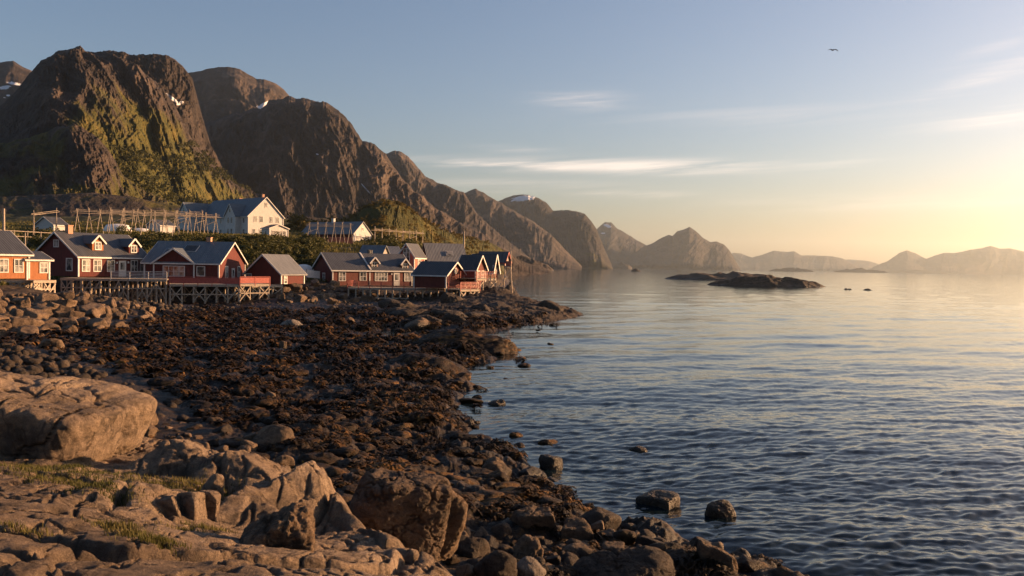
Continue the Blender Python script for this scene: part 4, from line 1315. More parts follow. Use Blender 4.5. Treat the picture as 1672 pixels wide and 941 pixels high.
def build_grass():
    rs = np.random.RandomState(21)
    # tufts in the cracks of the bedrock
    XX, YY = [], []
    for (px, py, Y, sp, n) in [(120, 792, 8.2, 0.35, 900), (60, 790, 8.5, 0.3, 500), (330, 790, 8.9, 0.3, 900), (290, 800, 8.6, 0.25, 500), (170, 832, 7.3, 0.16, 400), (360, 785, 9.1, 0.2, 500), (60, 772, 8.9, 0.5, 700), (150, 775, 9.0, 0.3, 500),
                                (255, 905, 5.6, 0.10, 250), (225, 890, 5.9, 0.10, 200), (190, 880, 6.1, 0.10, 200), (335, 850, 7.1, 0.10, 200), (110, 800, 7.9, 0.2, 300), (300, 862, 6.7, 0.08, 120), (30, 905, 5.6, 0.1, 120)]:
        v = unproj(px, py, Y)
        n *= 2
        XX.append(v.x + rs.normal(size=n) * sp); YY.append(v.y + rs.normal(size=n) * sp * 0.5)
    X, Y = np.concatenate(XX), np.concatenate(YY)
    blades('grass', X, Y, bed_z(X, Y) - 0.01, 0.05, 0.007, 'grass', 'dry yellow grass tufts in hollows of the bedrock', 5)
    # rough grass of the slope behind the houses
    n = 60000
    az = rs.uniform(-0.62, 0.02, n * 3); r = np.exp(rs.uniform(math.log(95), math.log(330), n * 3))
    X, Y = r * np.sin(az), r * np.cos(az)
    z = ground_z(X, Y)
    pt = smooth(-14, -6, X) * smooth(88, 96, Y) * smooth(210, 170, Y)
    ok = (z > 2.9) & (pt < 0.3) & (fbm(X * 0.1, Y * 0.1, 1.0, 3) > -0.25)
    X, Y, z = X[ok][:n], Y[ok][:n], z[ok][:n]
    z = z + smooth(2.6, 4.2, z) * smooth(85, 110, Y) * (1.3 * fbm(X * 0.045, Y * 0.045, 6.0, 5) + 0.25 * fbm(X * 0.5, Y * 0.5, 8.0, 3))
    blades('grass', X, Y, z - 0.05, 0.6, 0.25, 'grass', 'rough summer grass on the slope behind the houses', 6)


build_grass()


# ------------------------------------------------------------------ houses
def dirpx(px, py):
    d = CAM_R @ Vector(((px - 836) / F, -(py - 470.5) / F, -1))
    return d.x / d.y


def fit(side, px0, py0, Y0, th, pxf, pxw, wide=None):
    """Length and width of a house whose near corner stands at a point and whose ends are seen at two picture columns."""
    P = unproj(px0, py0, Y0)
    c, s = math.cos(th), math.sin(th)
    t_, t2 = dirpx(pxf, py0), dirpx(pxw, py0)
    L_ = (t_ * Y0 - P.x) / (c - t_ * s) if side == 'L' else (P.x - t_ * Y0) / (c - t_ * s)
    W_ = (P.x - t2 * Y0) / (s + t2 * c)
    W_ = wide or W_
    sg = 1 if side == 'L' else -1
    cx = P.x + sg * c * L_ / 2 - s * W_ / 2
    cy = P.y + sg * s * L_ / 2 + c * W_ / 2
    return Vector((cx, cy, P.z)), L_, W_


def gable_wall(mb, L_, W_, h, rise, z0=0.0, Mx=None, hip=None):
    x, y = L_ / 2, W_ / 2
    pts = [(-x, -y, z0), (x, -y, z0), (x, y, z0), (-x, y, z0), (-x, -y, h), (x, -y, h), (x, y, h), (-x, y, h), (-x, 0, h + rise), (x, 0, h + rise)]
    mb.poly(pts, [(0, 1, 5, 4), (2, 3, 7, 6), (1, 2, 6, 9, 5), (3, 0, 4, 8, 7), (4, 5, 9, 8), (6, 7, 8, 9), (3, 2, 1, 0)], 0, Mx)


def roof_slabs(mb, L_, W_, h, rise, over=0.35, eave=0.35, th=0.14, Mx=None, m=0, sides=(1, -1)):
    x, y = L_ / 2 + over, W_ / 2
    k = rise / y
    for s in sides:
        yo = (y + eave) * s; zo = h - eave * k
        a = [(-x, 0, h + rise + 0.03), (x, 0, h + rise + 0.03), (x, yo, zo + 0.03), (-x, yo, zo + 0.03)]
        b = [(p[0], p[1], p[2] + th) for p in a]
        mb.poly(a + b, [(0, 1, 2, 3), (4, 7, 6, 5), (0, 4, 5, 1), (1, 5, 6, 2), (2, 6, 7, 3), (3, 7, 4, 0)], m, Mx)


def barge(mb, L_, W_, h, rise, over=0.35, eave=0.35, Mx=None, m=0, ends=(-1, 1), fascia=True, w=0.2):
    """White boards along the gable edges and the eaves."""
    x, y = L_ / 2 + over, W_ / 2
    k = rise / y
    for e in ends:
        for s in (1, -1):
            mb.beam((e * (x + 0.03), 0, h + rise + 0.06), (e * (x + 0.03), (y + eave) * s, h - eave * k + 0.06), 0.06, w, m, Mx, up=(0, 0, 1))
    if fascia:
        for s in (1, -1):
            mb.box(-x - 0.05, x + 0.05, (y + eave) * s - 0.03, (y + eave) * s + 0.03, h - eave * k - 0.06, h - eave * k + 0.12, m, Mx)


class House:
    def __init__(self, name, label, cat, loc, rot, L_=0, W_=0, group=None):
        self.o = empty(name, loc, rot); tag(self.o, label, cat, group)
        self.L, self.W = L_, W_

    def body(self, L_, W_, h, rise, wall, roof, at=(0, 0, 0), rz=0.0, trim='white', over=0.35, eave=0.35, corner=True, ends=(-1, 1), base=-0.0, fascia=True):
        Mx = Matrix.Translation(at) @ Matrix.Rotation(rz, 4, 'Z')
        mb = MB(); gable_wall(mb, L_, W_, h, rise, base, Mx); w = mb.build('wall', M[wall], self.o)
        mb = MB(); roof_slabs(mb, L_, W_, h, rise, over, eave, Mx=Mx); r = mb.build('roof', M[roof], self.o)
        if trim:
            mb = MB(); barge(mb, L_, W_, h, rise, over, eave, Mx, ends=ends, fascia=fascia)
            if corner:
                for sx in (-1, 1):
                    for sy in (-1, 1):
                        cx, cy = sx * (L_ / 2 + 0.004), sy * (W_ / 2 + 0.004)
                        mb.box(cx - 0.09, cx + 0.09, cy - 0.09, cy + 0.09, 0, h - 0.02, 0, Mx)
            mb.build('trim', M[trim], self.o)
        self.last = (Mx, L_, W_, h, rise, w, r)
        return w, r

    def frame_at(self, face, u, z, body=None):
        Mx, L_, W_, h, rise, w, r = body or self.last
        if face == 'F': q = Matrix.Translation((u, -W_ / 2, z))
        elif face == 'B': q = Matrix.Translation((u, W_ / 2, z)) @ Matrix.Rotation(math.pi, 4, 'Z')
        elif face == 'L': q = Matrix.Translation((-L_ / 2, u, z)) @ Matrix.Rotation(-math.pi / 2, 4, 'Z')
        else: q = Matrix.Translation((L_ / 2, u, z)) @ Matrix.Rotation(math.pi / 2, 4, 'Z')
        return Mx @ q

    def win(self, face, u, z, w=0.95, h=1.2, nx=2, nz=2, body=None, trim='white', parent=None, flat=False):
        """A window with its middle at u, sill at z: frame with glazing bars, and the pane as its child."""
        Q = self.frame_at(face, u, z, body)
        mb = MB(); t_ = 0.1
        mb.box(-w / 2 - t_, w / 2 + t_, -0.07, 0.04, -t_, 0, 0, Q); mb.box(-w / 2 - t_, w / 2 + t_, -0.07, 0.04, h, h + t_, 0, Q)
        mb.box(-w / 2 - t_, -w / 2, -0.068, 0.04, 0, h, 0, Q); mb.box(w / 2, w / 2 + t_, -0.068, 0.04, 0, h, 0, Q)
        for i in range(1, nx):
            x = -w / 2 + w * i / nx; mb.box(x - 0.035, x + 0.035, -0.055, 0.03, 0, h, 0, Q)
        for i in range(1, nz):
            x = h * i / nz; mb.box(-w / 2, w / 2, -0.050, 0.03, x - 0.025, x + 0.025, 0, Q)
        if flat:
            mb.box(-w / 2, w / 2, -0.03, 0.03, 0, h, 1, Q)
            return mb.build('window', [M[trim], M['glass']], parent or self.o)
        f = mb.build('window', M[trim], parent or self.o)
        MB().box(-w / 2, w / 2, -0.03, 0.03, 0, h, 0, Q).build('pane', M['glass'], f)
        return f

    def door(self, face, u, z=0.0, w=0.9, h=2.0, mat='white', body=None, glazed=True):
        Q = self.frame_at(face, u, z, body)
        mb = MB().box(-w / 2, w / 2, -0.06, 0.04, 0, h, 0, Q)
        mb.box(-w / 2 - 0.1, -w / 2, -0.08, 0.04, 0, h + 0.1, 0, Q).box(w / 2, w / 2 + 0.1, -0.08, 0.04, 0, h + 0.1, 0, Q).box(-w / 2, w / 2, -0.08, 0.04, h, h + 0.1, 0, Q)
        d = mb.build('door', M[mat], self.o)
        if glazed:
            MB().box(-w / 2 + 0.15, w / 2 - 0.15, -0.075, -0.03, h * 0.45, h - 0.15, 0, Q).build('door_pane', M['glass'], d)
        return d

    def lamp(self, face, u, z, body=None):
        Q = self.frame_at(face, u, z, body)
        MB().box(-0.09, 0.09, -0.22, 0, 0, 0.26, 0, Q).build('porch_lamp', M['white'], self.o)

    def dormer(self, u, w=1.5, wh=1.15, rise=0.75, out=0.25, wall='red', roof='slate', side=-1, body=None, wn=(0.8, 0.9), full=False, z0=None, trim='white'):
        """A gabled dormer on the front slope, its front near the eaves."""
        Mx, L_, W_, h, r_, wl, rf = body or self.last
        k = r_ / (W_ / 2)
        inset = out                                    # how far back from the wall plane its front is
        zf = h + k * inset if z0 is None else z0        # roof height at the dormer front
        top = zf + wh
        depth = (wh + rise) / k + 0.3
        yf = -W_ / 2 + inset
        Q = Mx @ Matrix.Translation((u, yf, 0))
        if side == 1:
            Q = Mx @ Matrix.Rotation(math.pi, 4, 'Z') @ Matrix.Translation((-u, yf, 0))
        x = w / 2
        mb = MB()
        mb.poly([(-x, 0, zf - 0.3), (x, 0, zf - 0.3), (x, depth, zf - 0.3), (-x, depth, zf - 0.3), (-x, 0, top), (x, 0, top), (x, depth, top), (-x, depth, top), (0, 0, top + rise), (0, depth, top + rise)],
                [(0, 1, 5, 8, 4), (1, 2, 6, 5), (3, 0, 4, 7), (4, 8, 9, 7), (5, 6, 9, 8)], 0, Q)
        d = mb.build('dormer', M[wall], self.o)
        mb = MB(); ov = 0.25; kk = rise / x
        for s in (1, -1):
            xo = (x + ov) * s; zo = top - ov * kk
            a = [(0, -ov, top + rise + 0.02), (xo, -ov, zo + 0.02), (xo, depth, zo + 0.02), (0, depth, top + rise + 0.02)]
            b = [(p[0], p[1], p[2] + 0.1) for p in a]
            mb.poly(a + b, [(3, 2, 1, 0), (4, 5, 6, 7), (0, 1, 5, 4), (1, 2, 6, 5), (2, 3, 7, 6), (3, 0, 4, 7)], 0, Q)
        mb.build('roof', M[roof], d)
        mb = MB()
        for s in (1, -1):
            mb.beam((0, -ov - 0.03, top + rise + 0.06), ((x + ov) * s, -ov - 0.03, top - ov * kk + 0.06), 0.06, 0.2, 0, Q)
        mb.build('trim', M[trim], d)
        mb = MB(); ww, hh = wn; zz = top - hh - 0.02
        mb.box(-ww / 2 - 0.1, ww / 2 + 0.1, -0.07, 0.03, zz - 0.1, zz, 0, Q).box(-ww / 2 - 0.1, ww / 2 + 0.1, -0.07, 0.03, zz + hh, zz + hh + 0.1, 0, Q)
        mb.box(-ww / 2 - 0.1, -ww / 2, -0.068, 0.03, zz, zz + hh, 0, Q).box(ww / 2, ww / 2 + 0.1, -0.068, 0.03, zz, zz + hh, 0, Q).box(-0.04, 0.04, -0.06, 0.03, zz, zz + hh, 0, Q)
        mb.box(-ww / 2, ww / 2, -0.055, 0.03, zz + hh * 0.5 - 0.025, zz + hh * 0.5 + 0.025, 0, Q).box(-ww / 2, ww / 2, -0.025, 0.02, zz, zz + hh, 1, Q)
        mb.build('window', [M[trim], M['glass']], d)
        return d

    def chimney(self, u, v=0.0, w=0.55, up=0.9, mat='brick', body=None):
        Mx, L_, W_, h, rise, wl, rf = body or self.last
        zr = h + rise * (1 - abs(v) / (W_ / 2))
        mb = MB().box(u - w / 2, u + w / 2, v - w / 2, v + w / 2, zr - 0.5, zr + up, 0, Mx).box(u - w / 2 - 0.07, u + w / 2 + 0.07, v - w / 2 - 0.07, v + w / 2 + 0.07, zr + up, zr + up + 0.1, 0, Mx)
        return mb.build('chimney', M[mat], rf)

    def skylight(self, u, frac, w=0.9, l=1.2, body=None, mat='glass'):
        Mx, L_, W_, h, rise, wl, rf = body or self.last
        k = rise / (W_ / 2); a = math.atan(k)
        y = -W_ / 2 * (1 - frac); z = h + rise * frac
        Q = Mx @ Matrix.Translation((u, y, z + 0.2 / math.cos(a) - 0.02)) @ Matrix.Rotation(a, 4, 'X')
        s = MB().box(-w / 2 - 0.07, w / 2 + 0.07, -l / 2 - 0.07, l / 2 + 0.07, -0.05, 0.06, 0, Q).build('skylight', M['metal'], rf)
        MB().box(-w / 2, w / 2, -l / 2, l / 2, 0.05, 0.075, 0, Q).build('pane', M[mat], s)


def lift(px, a, b, Y):
    return (b - a) / F * Y


HOUSES = {}


def cabin(key, name, label, cat, side, px0, py0, Y0, thd, pxf, pxw, eave, rise, wall, roof, wide=None, **kw):
    c, L_, W_ = fit(side, px0, py0, Y0, R(thd), pxf, pxw, wide)
    h = lift(px0, eave, py0, Y0)
    H = House(name, label, cat, c, R(thd), L_, W_)
    H.body(L_, W_, h, rise, wall, roof, **kw)
    H.h = h
    HOUSES[key] = H
    return H


# 1 the ochre house at the left edge
H = cabin('ochre', 'timber_house', 'ochre boarded house with dark roof at the left edge of the village', 'house', 'R', 47, 455, 100, 58, -75, 78, 415, 2.5, 'ochre', 'slate', wide=9.0)
for u in (0.55, 2.2, 4.6):
    H.win('F', H.L / 2 - u - 0.6, 0.75, 0.85, 1.35)
H.win('R', -2.0, 0.75, 0.85, 1.3)
c, L_, W_ = fit('R', 80, 457, 102, R(58), 44, 90, 4.5)
H = House('timber_annex', 'small ochre lean-to with one window joined to the ochre house', 'annex', c, R(58))
H.body(L_, W_, 2.3, 0.8, 'ochre', 'slate')
H.win('F', 0.25 * L_, 0.85, 0.8, 1.05)

# 2 red house with two dormers
H = cabin('dormer', 'timber_house', 'red house with two dormers and long white rail, dark gable end', 'house', 'L', 128, 452, 115, 62, 240, 57, 418, 3.0, 'red', 'slate')
L_ = H.L
for u, ww in ((-0.40, 1.0), (-0.24, 1.05), (-0.05, 1.0), (0.42 - 0.12, 1.0), (0.44, 0.95)):
    H.win('F', u * L_, 0.75, ww, 1.4)
H.door('F', 0.12 * L_, 0, 0.95, 2.05); H.lamp('F', 0.03 * L_, 1.75); H.lamp('F', 0.20 * L_, 1.8)
H.win('L', -H.W * 0.30, 0.8, 1.1, 1.5, 1, 1); H.win('L', H.W * 0.36, 0.8, 1.0, 1.3, 1, 1); H.win('L', 0, H.h + 1.2, 0.9, 0.8, 2, 1)
H.dormer(-0.17 * L_, 1.7, 1.25, 0.85, 0.9, wall='ochre'); H.dormer(0.33 * L_, 1.6, 1.25, 0.85, 0.5)  # ochre on the first dormer paints sunlight onto its red boards
H.chimney(-0.33 * L_, 0, 0.7, 1.0)

# 3 red house with the cross gable
H = cabin('cross', 'timber_house', 'red house with blue-grey roof and small cross gable, right gable sunlit', 'house', 'R', 357, 462, 122, -2, 236, 399, 430, 2.9, 'red', 'bluegrey')
L_ = H.L
for f, a, b, m in (('F', -0.22 * L_, 0.9, 1), ('F', 0.26 * L_, 1.0, 1)):
    H.win(f, a, 0.95, b, 1.2, 1, m)
H.win('R', -H.W * 0.22, 0.7, 0.9, 1.5); H.win('R', H.W * 0.26, 0.7, 0.9, 1.5)
H.door('R', 0.3, 0, 0.9, 1.9)
x0 = -0.10 * L_
B = H.last
Q = (x0 + 0.9, -H.W / 2 + 1.2, 0)
H.body(3.6, 5.6, H.h - 0.05, 1.9, 'red', 'bluegrey', at=(x0, -H.W / 2 + 1.7, 0), rz=math.pi / 2, ends=(-1,), fascia=False)
H.win('L', 0.0, 0.85, 2.9, 1.3, 4, 2)
H.last = B
H.skylight(-0.27 * L_, 0.48, 1.1, 1.3); H.skylight(0.0, 0.62, 1.8, 1.7, mat='dark')  # the wide dark one is a panel on the slope
H.chimney(0.17 * L_, 0.2, 0.6, 0.8)

# 4 red boathouse on posts
H = cabin('boat', 'boathouse', 'small red boathouse with light roof and white edged gable towards the water', 'boathouse', 'L', 459, 464, 126, 66, 496, 402, 447, 2.6, 'red', 'lightroof', fascia=False)
H.win('F', -H.L * 0.32, 0.1, 0.6, 1.2, 1, 3); H.win('L', H.W * 0.42, 0.3, 0.8, 1.0, 1, 1)

# 5 long red house with two small dormers
H = cabin('long', 'timber_house', 'long red house with two small dormers and a white strip across its roof', 'house', 'L', 543, 467, 138, 36, 672, 512, 440, 2.5, 'red', 'slate')
L_ = H.L
for u, ww, nx in ((-0.385, 1.0, 2), (-0.13, 1.0, 2), (0.10, 2.1, 4), (0.44, 0.95, 2)):
    H.win('F', u * L_, 0.85, ww, 1.25, nx, 2)
H.door('F', 0.30 * L_, 0, 0.9, 2.05); H.lamp('F', 0.23 * L_, 1.8)
H.win('L', -H.W * 0.05, 0.8, 0.8, 1.1)
H.dormer(0.03 * L_, 1.35, 0.85, 0.75, 0.5, wall='ochre'); H.dormer(0.42 * L_, 1.3, 0.85, 0.75, 0.3, wall='ochre')  # ochre walls put the sun's glow into the colour of these dormer fronts
k = 2.5 / (H.W / 2)
mb = MB().beam((-0.045 * L_, -H.W / 2 - 0.4, H.h - 0.35 * k + 0.25), (-0.045 * L_, 0, H.h + 2.5 + 0.25), 0.25, 0.1, 0)
mb.build('roof_strip', M['white'], H.last[6])
mb = MB().box(-0.045 * L_ - 0.09, -0.045 * L_ + 0.09, -H.W / 2 - 0.06, -H.W / 2 + 0.02, 0, H.h - 0.1); mb.build('trim', M['white'], H.o)
H.chimney(0.1 * L_, 0.4, 0.6, 0.9, 'darkroof')

# 6 red shed with the round window
H = cabin('round', 'boathouse', 'plain red shed with a round window in its gable', 'boathouse', 'R', 728, 471, 126, -22, 676, 757, 449, 1.75, 'red', 'darkroof')
Q = H.frame_at('R', 0, H.h + 0.55)
mb = MB()
for k_ in range(12):
    a0, a1 = 2 * math.pi * k_ / 12, 2 * math.pi * (k_ + 1) / 12
    mb.beam((0.42 * math.cos(a0), -0.05, 0.42 * math.sin(a0)), (0.42 * math.cos(a1), -0.05, 0.42 * math.sin(a1)), 0.08, 0.1, 0, Q, up=(0, 1, 0))
mb.poly([(0.38 * math.cos(2 * math.pi * i / 12), -0.03, 0.38 * math.sin(2 * math.pi * i / 12)) for i in range(12)], [tuple(range(12))], 1, Q)
mb.build('round_window', [M['white'], M['glass']], H.o)

# 7, 8 the red cabins at the tip
H = cabin('tip1', 'timber_house', 'small red cabin with dark roof between the shed and the tip of the point', 'house', 'R', 776, 461, 131, -22, 748, 792, 439, 1.9, 'red', 'darkroof')
H.win('R', -H.W * 0.2, 0.5, 0.9, 1.1); H.win('R', H.W * 0.22, 0.5, 0.9, 1.1)
H = cabin('tip2', 'timber_house', 'red cabin at the very tip with sunlit narrow gable', 'house', 'R', 805, 447, 141, -30, 770, 812, 437, 2.0, 'pink', 'darkroof')
H.win('R', -H.W * 0.15, 0.1, 0.8, 1.2)

# behind them
H = cabin('greybarn', 'barn', 'big barn with grey sheet roof behind the red shed', 'barn', 'L', 702, 441, 158, 25, 762, 686, 431, 3.6, 'red', 'lightroof', trim=None)
H.skylight(0.05 * H.L, 0.45, 0.9, 0.9); H.skylight(0.13 * H.L, 0.45, 0.7, 0.9)
H = cabin('redridge', 'barn', 'grey roofed shed with a rusty red ridge behind the cabins at the tip', 'shed', 'R', 824, 434, 185, -18, 780, 832, 427, 1.9, 'greyboard', 'slate', trim='redpaint')
H = cabin('tower', 'timber_house', 'tall faded red gable with one long white window above the long house', 'house', 'L', 690 - 14, 440, 152, 72, 692, 651, 418, 2.0, 'pink', 'slate')
H.win('L', 0.0, H.h - 0.9, 1.1, 2.1, 2, 3)
H.win('F', 0.0, 0.6, 1.2, 1.0)
H = cabin('lowpink', 'timber_house', 'sunlit low pinkish house with white eaves joined behind the tall gable', 'house', 'L', 678, 440, 160, 40, 702, 672, 419, 1.0, 'pink', 'slate')
H.win('F', 0.0, 0.9, 1.3, 1.1, 3, 1)
H = cabin('blue1', 'barn', 'low shed with blue-grey roof behind the long red house', 'shed', 'R', 622, 424, 162, -8, 588, 634, 416, 1.6, 'greyboard', 'bluegrey', trim=None)
H = cabin('blue2', 'barn', 'second low shed with pale ridge behind the long red house', 'shed', 'L', 618, 422, 172, 20, 655, 606, 416, 1.6, 'greyboard', 'lightroof', trim=None)
H = cabin('whiteshed', 'shed', 'small white shed with dark roof under the drying racks at the left', 'shed', 'L', 88, 379, 200, 62, 110, 58, 367, 1.7, 'whiteboard', 'slate')
H = cabin('whitehut', 'shed', 'little white hut with dark roof left of the white hotel', 'shed', 'L', 262, 382, 215, 55, 284, 240, 368, 1.3, 'whiteboard', 'slate')
H.win('L', 0, 0.5, 0.7, 0.8)

# the white gabled barn
H = cabin('whitegable', 'barn', 'red barn with grey roof and bright white gable end below the knoll', 'barn', 'R', 577, 391, 228, -32, 492, 606, 381, 3.0, 'red', 'lightroof', trim=None, base=-2)
Q = H.frame_at('R', 0, 0); w2 = H.W / 2
MB().poly([(-w2, -0.06, -1.5), (w2, -0.06, -1.5), (w2, -0.06, H.h), (0, -0.06, H.h + 3.0), (-w2, -0.06, H.h), (-w2, -0.01, -1.5), (w2, -0.01, -1.5), (w2, -0.01, H.h), (0, -0.01, H.h + 3.0), (-w2, -0.01, H.h)],
          [(0, 1, 2, 3, 4), (9, 8, 7, 6, 5), (0, 5, 6, 1), (1, 6, 7, 2), (2, 7, 8, 3), (3, 8, 9, 4), (4, 9, 5, 0)], 0, Q).build('gable_end', M['whiteboard'], H.o)
H.last = (H.last[0], H.L + 0.12, H.W, H.h, 3.0, H.last[5], H.last[6])
for u in (-0.3, -0.18, 0.22, 0.32):
    H.win('R', u * H.W, 0.0, 0.45, 0.9, 1, 1)
H.win('R', 0, H.h + 0.7, 0.6, 0.8, 1, 1)
H.chimney(-H.L * 0.05, 0, 0.7, 1.0, 'whiteboard')

# the white hotel
c, L_, W_ = fit('R', 405, 388, 250, R(-42), 322, 462)
HT = House('hotel', 'large white wooden hotel with blue-grey roofs on the rise', 'hotel', c, R(-42))
h = lift(0, 352, 388, 250)
HT.body(L_, W_, h, 5.4, 'whiteboard', 'bluegrey', over=0.3, eave=0.4)
main = HT.last
for u in (-0.3, -0.13, 0.15, 0.33):
    HT.win('R', u * W_, h - 2.3 + 0.6, 0.8, 1.6, 2, 1)
HT.win('R', 0, h + 2.6, 0.7, 1.3, 2, 1)
for u in (-0.34, -0.15):
    HT.win('R', u * W_, 0.9, 0.8, 1.5, 2, 1)
for u in (0.42, -0.02, -0.12, -0.22, -0.32, -0.40):
    HT.win('F', u * L_, h - 2.0, 0.8, 1.3, 2, 1); HT.win('F', u * L_, 0.9, 0.8, 1.5, 2, 1)
HT.chimney(L_ * 0.44, 0, 0.7, 0.9); HT.chimney(-L_ * 0.02, 0.5, 0.9, 0.8)
# cross gable on the front, and the wing at the far end
HT.body(6.0, 5.6, h, 3.3, 'whiteboard', 'bluegrey', at=(0.26 * L_, -W_ / 2 + 1.3, 0), rz=math.pi / 2, over=0.3, fascia=False, ends=(-1,))
for u in (-0.9, 0.9):
    HT.win('L', u, h - 2.1, 0.85, 1.6, 2, 1); HT.win('L', u, 0.9, 0.85, 1.6, 2, 1)
HT.win('L', 0, h + 0.9, 0.6, 1.0, 1, 1)
HT.body(13, 8.4, h, 4.4, 'whiteboard', 'bluegrey', at=(-L_ / 2 - 1.0, -3.0, 0), rz=math.pi / 2, over=0.3)
for u in (-2.2, 0.3, 2.5):
    HT.win('L', u, h - 2.1, 0.85, 1.5, 2, 1); HT.win('L', u, 0.9, 0.85, 1.5, 2, 1)
HT.win('L', 0, h + 1.5, 0.7, 1.3, 1, 1)
HT.last = main
c, L2, W2 = fit('R', 440, 389, 240, R(-42), 428, 470)
AN = House('hotel_annex', 'low white annex with lean roof in front of the hotel gable', 'annex', c, R(-42))
AN.body(L2, W2, 2.7, 1.0, 'whiteboard', 'slate')
for u in (-0.3, -0.1, 0.1, 0.3):
    AN.win('R', u * W2, 0.8, 0.8, 1.2, 2, 1)
AN.win('F', 0, 0.9, 0.6, 1.0, 1, 1)


# covered boats and tank
def hull_cover(name, label, cat, px0, px1, py0, py1, Y, mat='tarp', rz=0.3):
    a, b = unproj(px0, py1, Y), unproj(px1, py1, Y)
    w = (b - a).length; h = (py1 - py0) / F * Y
    n = 24
    u = np.linspace(-1, 1, n); v = np.linspace(0, math.pi, n)
    U, T = np.meshgrid(u, v, indexing='ij')
    wd = 0.28 * w * np.sqrt(np.clip(1 - np.abs(U) ** 2.6, 0.02, 1))
    ht = h * (0.75 + 0.25 * np.clip(1 - U ** 2, 0, 1)) * np.clip(1.2 - np.abs(U) ** 6, 0.3, 1)
    V = np.stack([U * w / 2, wd * np.cos(T), ht * np.sin(T) ** 0.75 + 0.04 * fbm(U * 3, T * 2, 1.0, 3)], -1).reshape(-1, 3)
    o = link(name, np_mesh(name, V, grid_faces(n, n)[:, ::-1], M[mat]), None, ((a.x + b.x) / 2, Y, a.z - 0.05))
    o.rotation_euler = (0, 0, rz)
    return tag(o, label, cat)


hull_cover('covered_boat', 'boat under a white tarpaulin in the grass under the drying racks', 'covered boat', 170, 214, 365, 379, 205)
hull_cover('covered_boat', 'rounded white covered boat right of the small boathouse', 'covered boat', 478, 512, 431, 450, 141, rz=0.6)
hull_cover('covered_boat', 'pale low cover lying left of the white hut', 'covered boat', 214, 244, 372, 380, 212)


# fences and walls
def board_fence(name, label, pts, h, mat, post='timber', cat='fence', pitch=1.6):
    o = empty(name, pts[0]); tag(o, label, cat)
    p0 = Vector(pts[0])
    for a, b in zip(pts[:-1], pts[1:]):
        a, b = Vector(a) - p0, Vector(b) - p0
        mb = MB()
        n = max(1, int((b - a).length / 0.16))
        for i in range(n):
            p, q = a.lerp(b, (i + 0.08) / n), a.lerp(b, (i + 0.92) / n)
            mb.poly([p, q, q + Vector((0, 0, h)), p + Vector((0, 0, h)), p + Vector((0.02, 0.03, 0)), q + Vector((0.02, 0.03, 0)), q + Vector((0.02, 0.03, h)), p + Vector((0.02, 0.03, h))], [(0, 1, 2, 3), (7, 6, 5, 4), (0, 4, 5, 1), (3, 2, 6, 7), (0, 3, 7, 4), (1, 5, 6, 2)])
        mb.build('panel', M[mat], o)
        k = max(1, int((b - a).length / pitch))
        for i in range(k + 1):
            p = a.lerp(b, i / k)
            MB().box(p.x - 0.05, p.x + 0.05, p.y + 0.04, p.y + 0.14, p.z - 0.5, p.z + h + 0.08).build('post', M[post], o)
    return o


board_fence('board_fence', 'short white board fence between the boathouse and the long house', [unproj(500, 453, 137), unproj(522, 455, 139)], 1.15, 'white')
board_fence('board_fence', 'faded pink wall of boards below the white gabled barn', [unproj(526, 399, 205), unproj(576, 399, 207)], 1.6, 'pink')


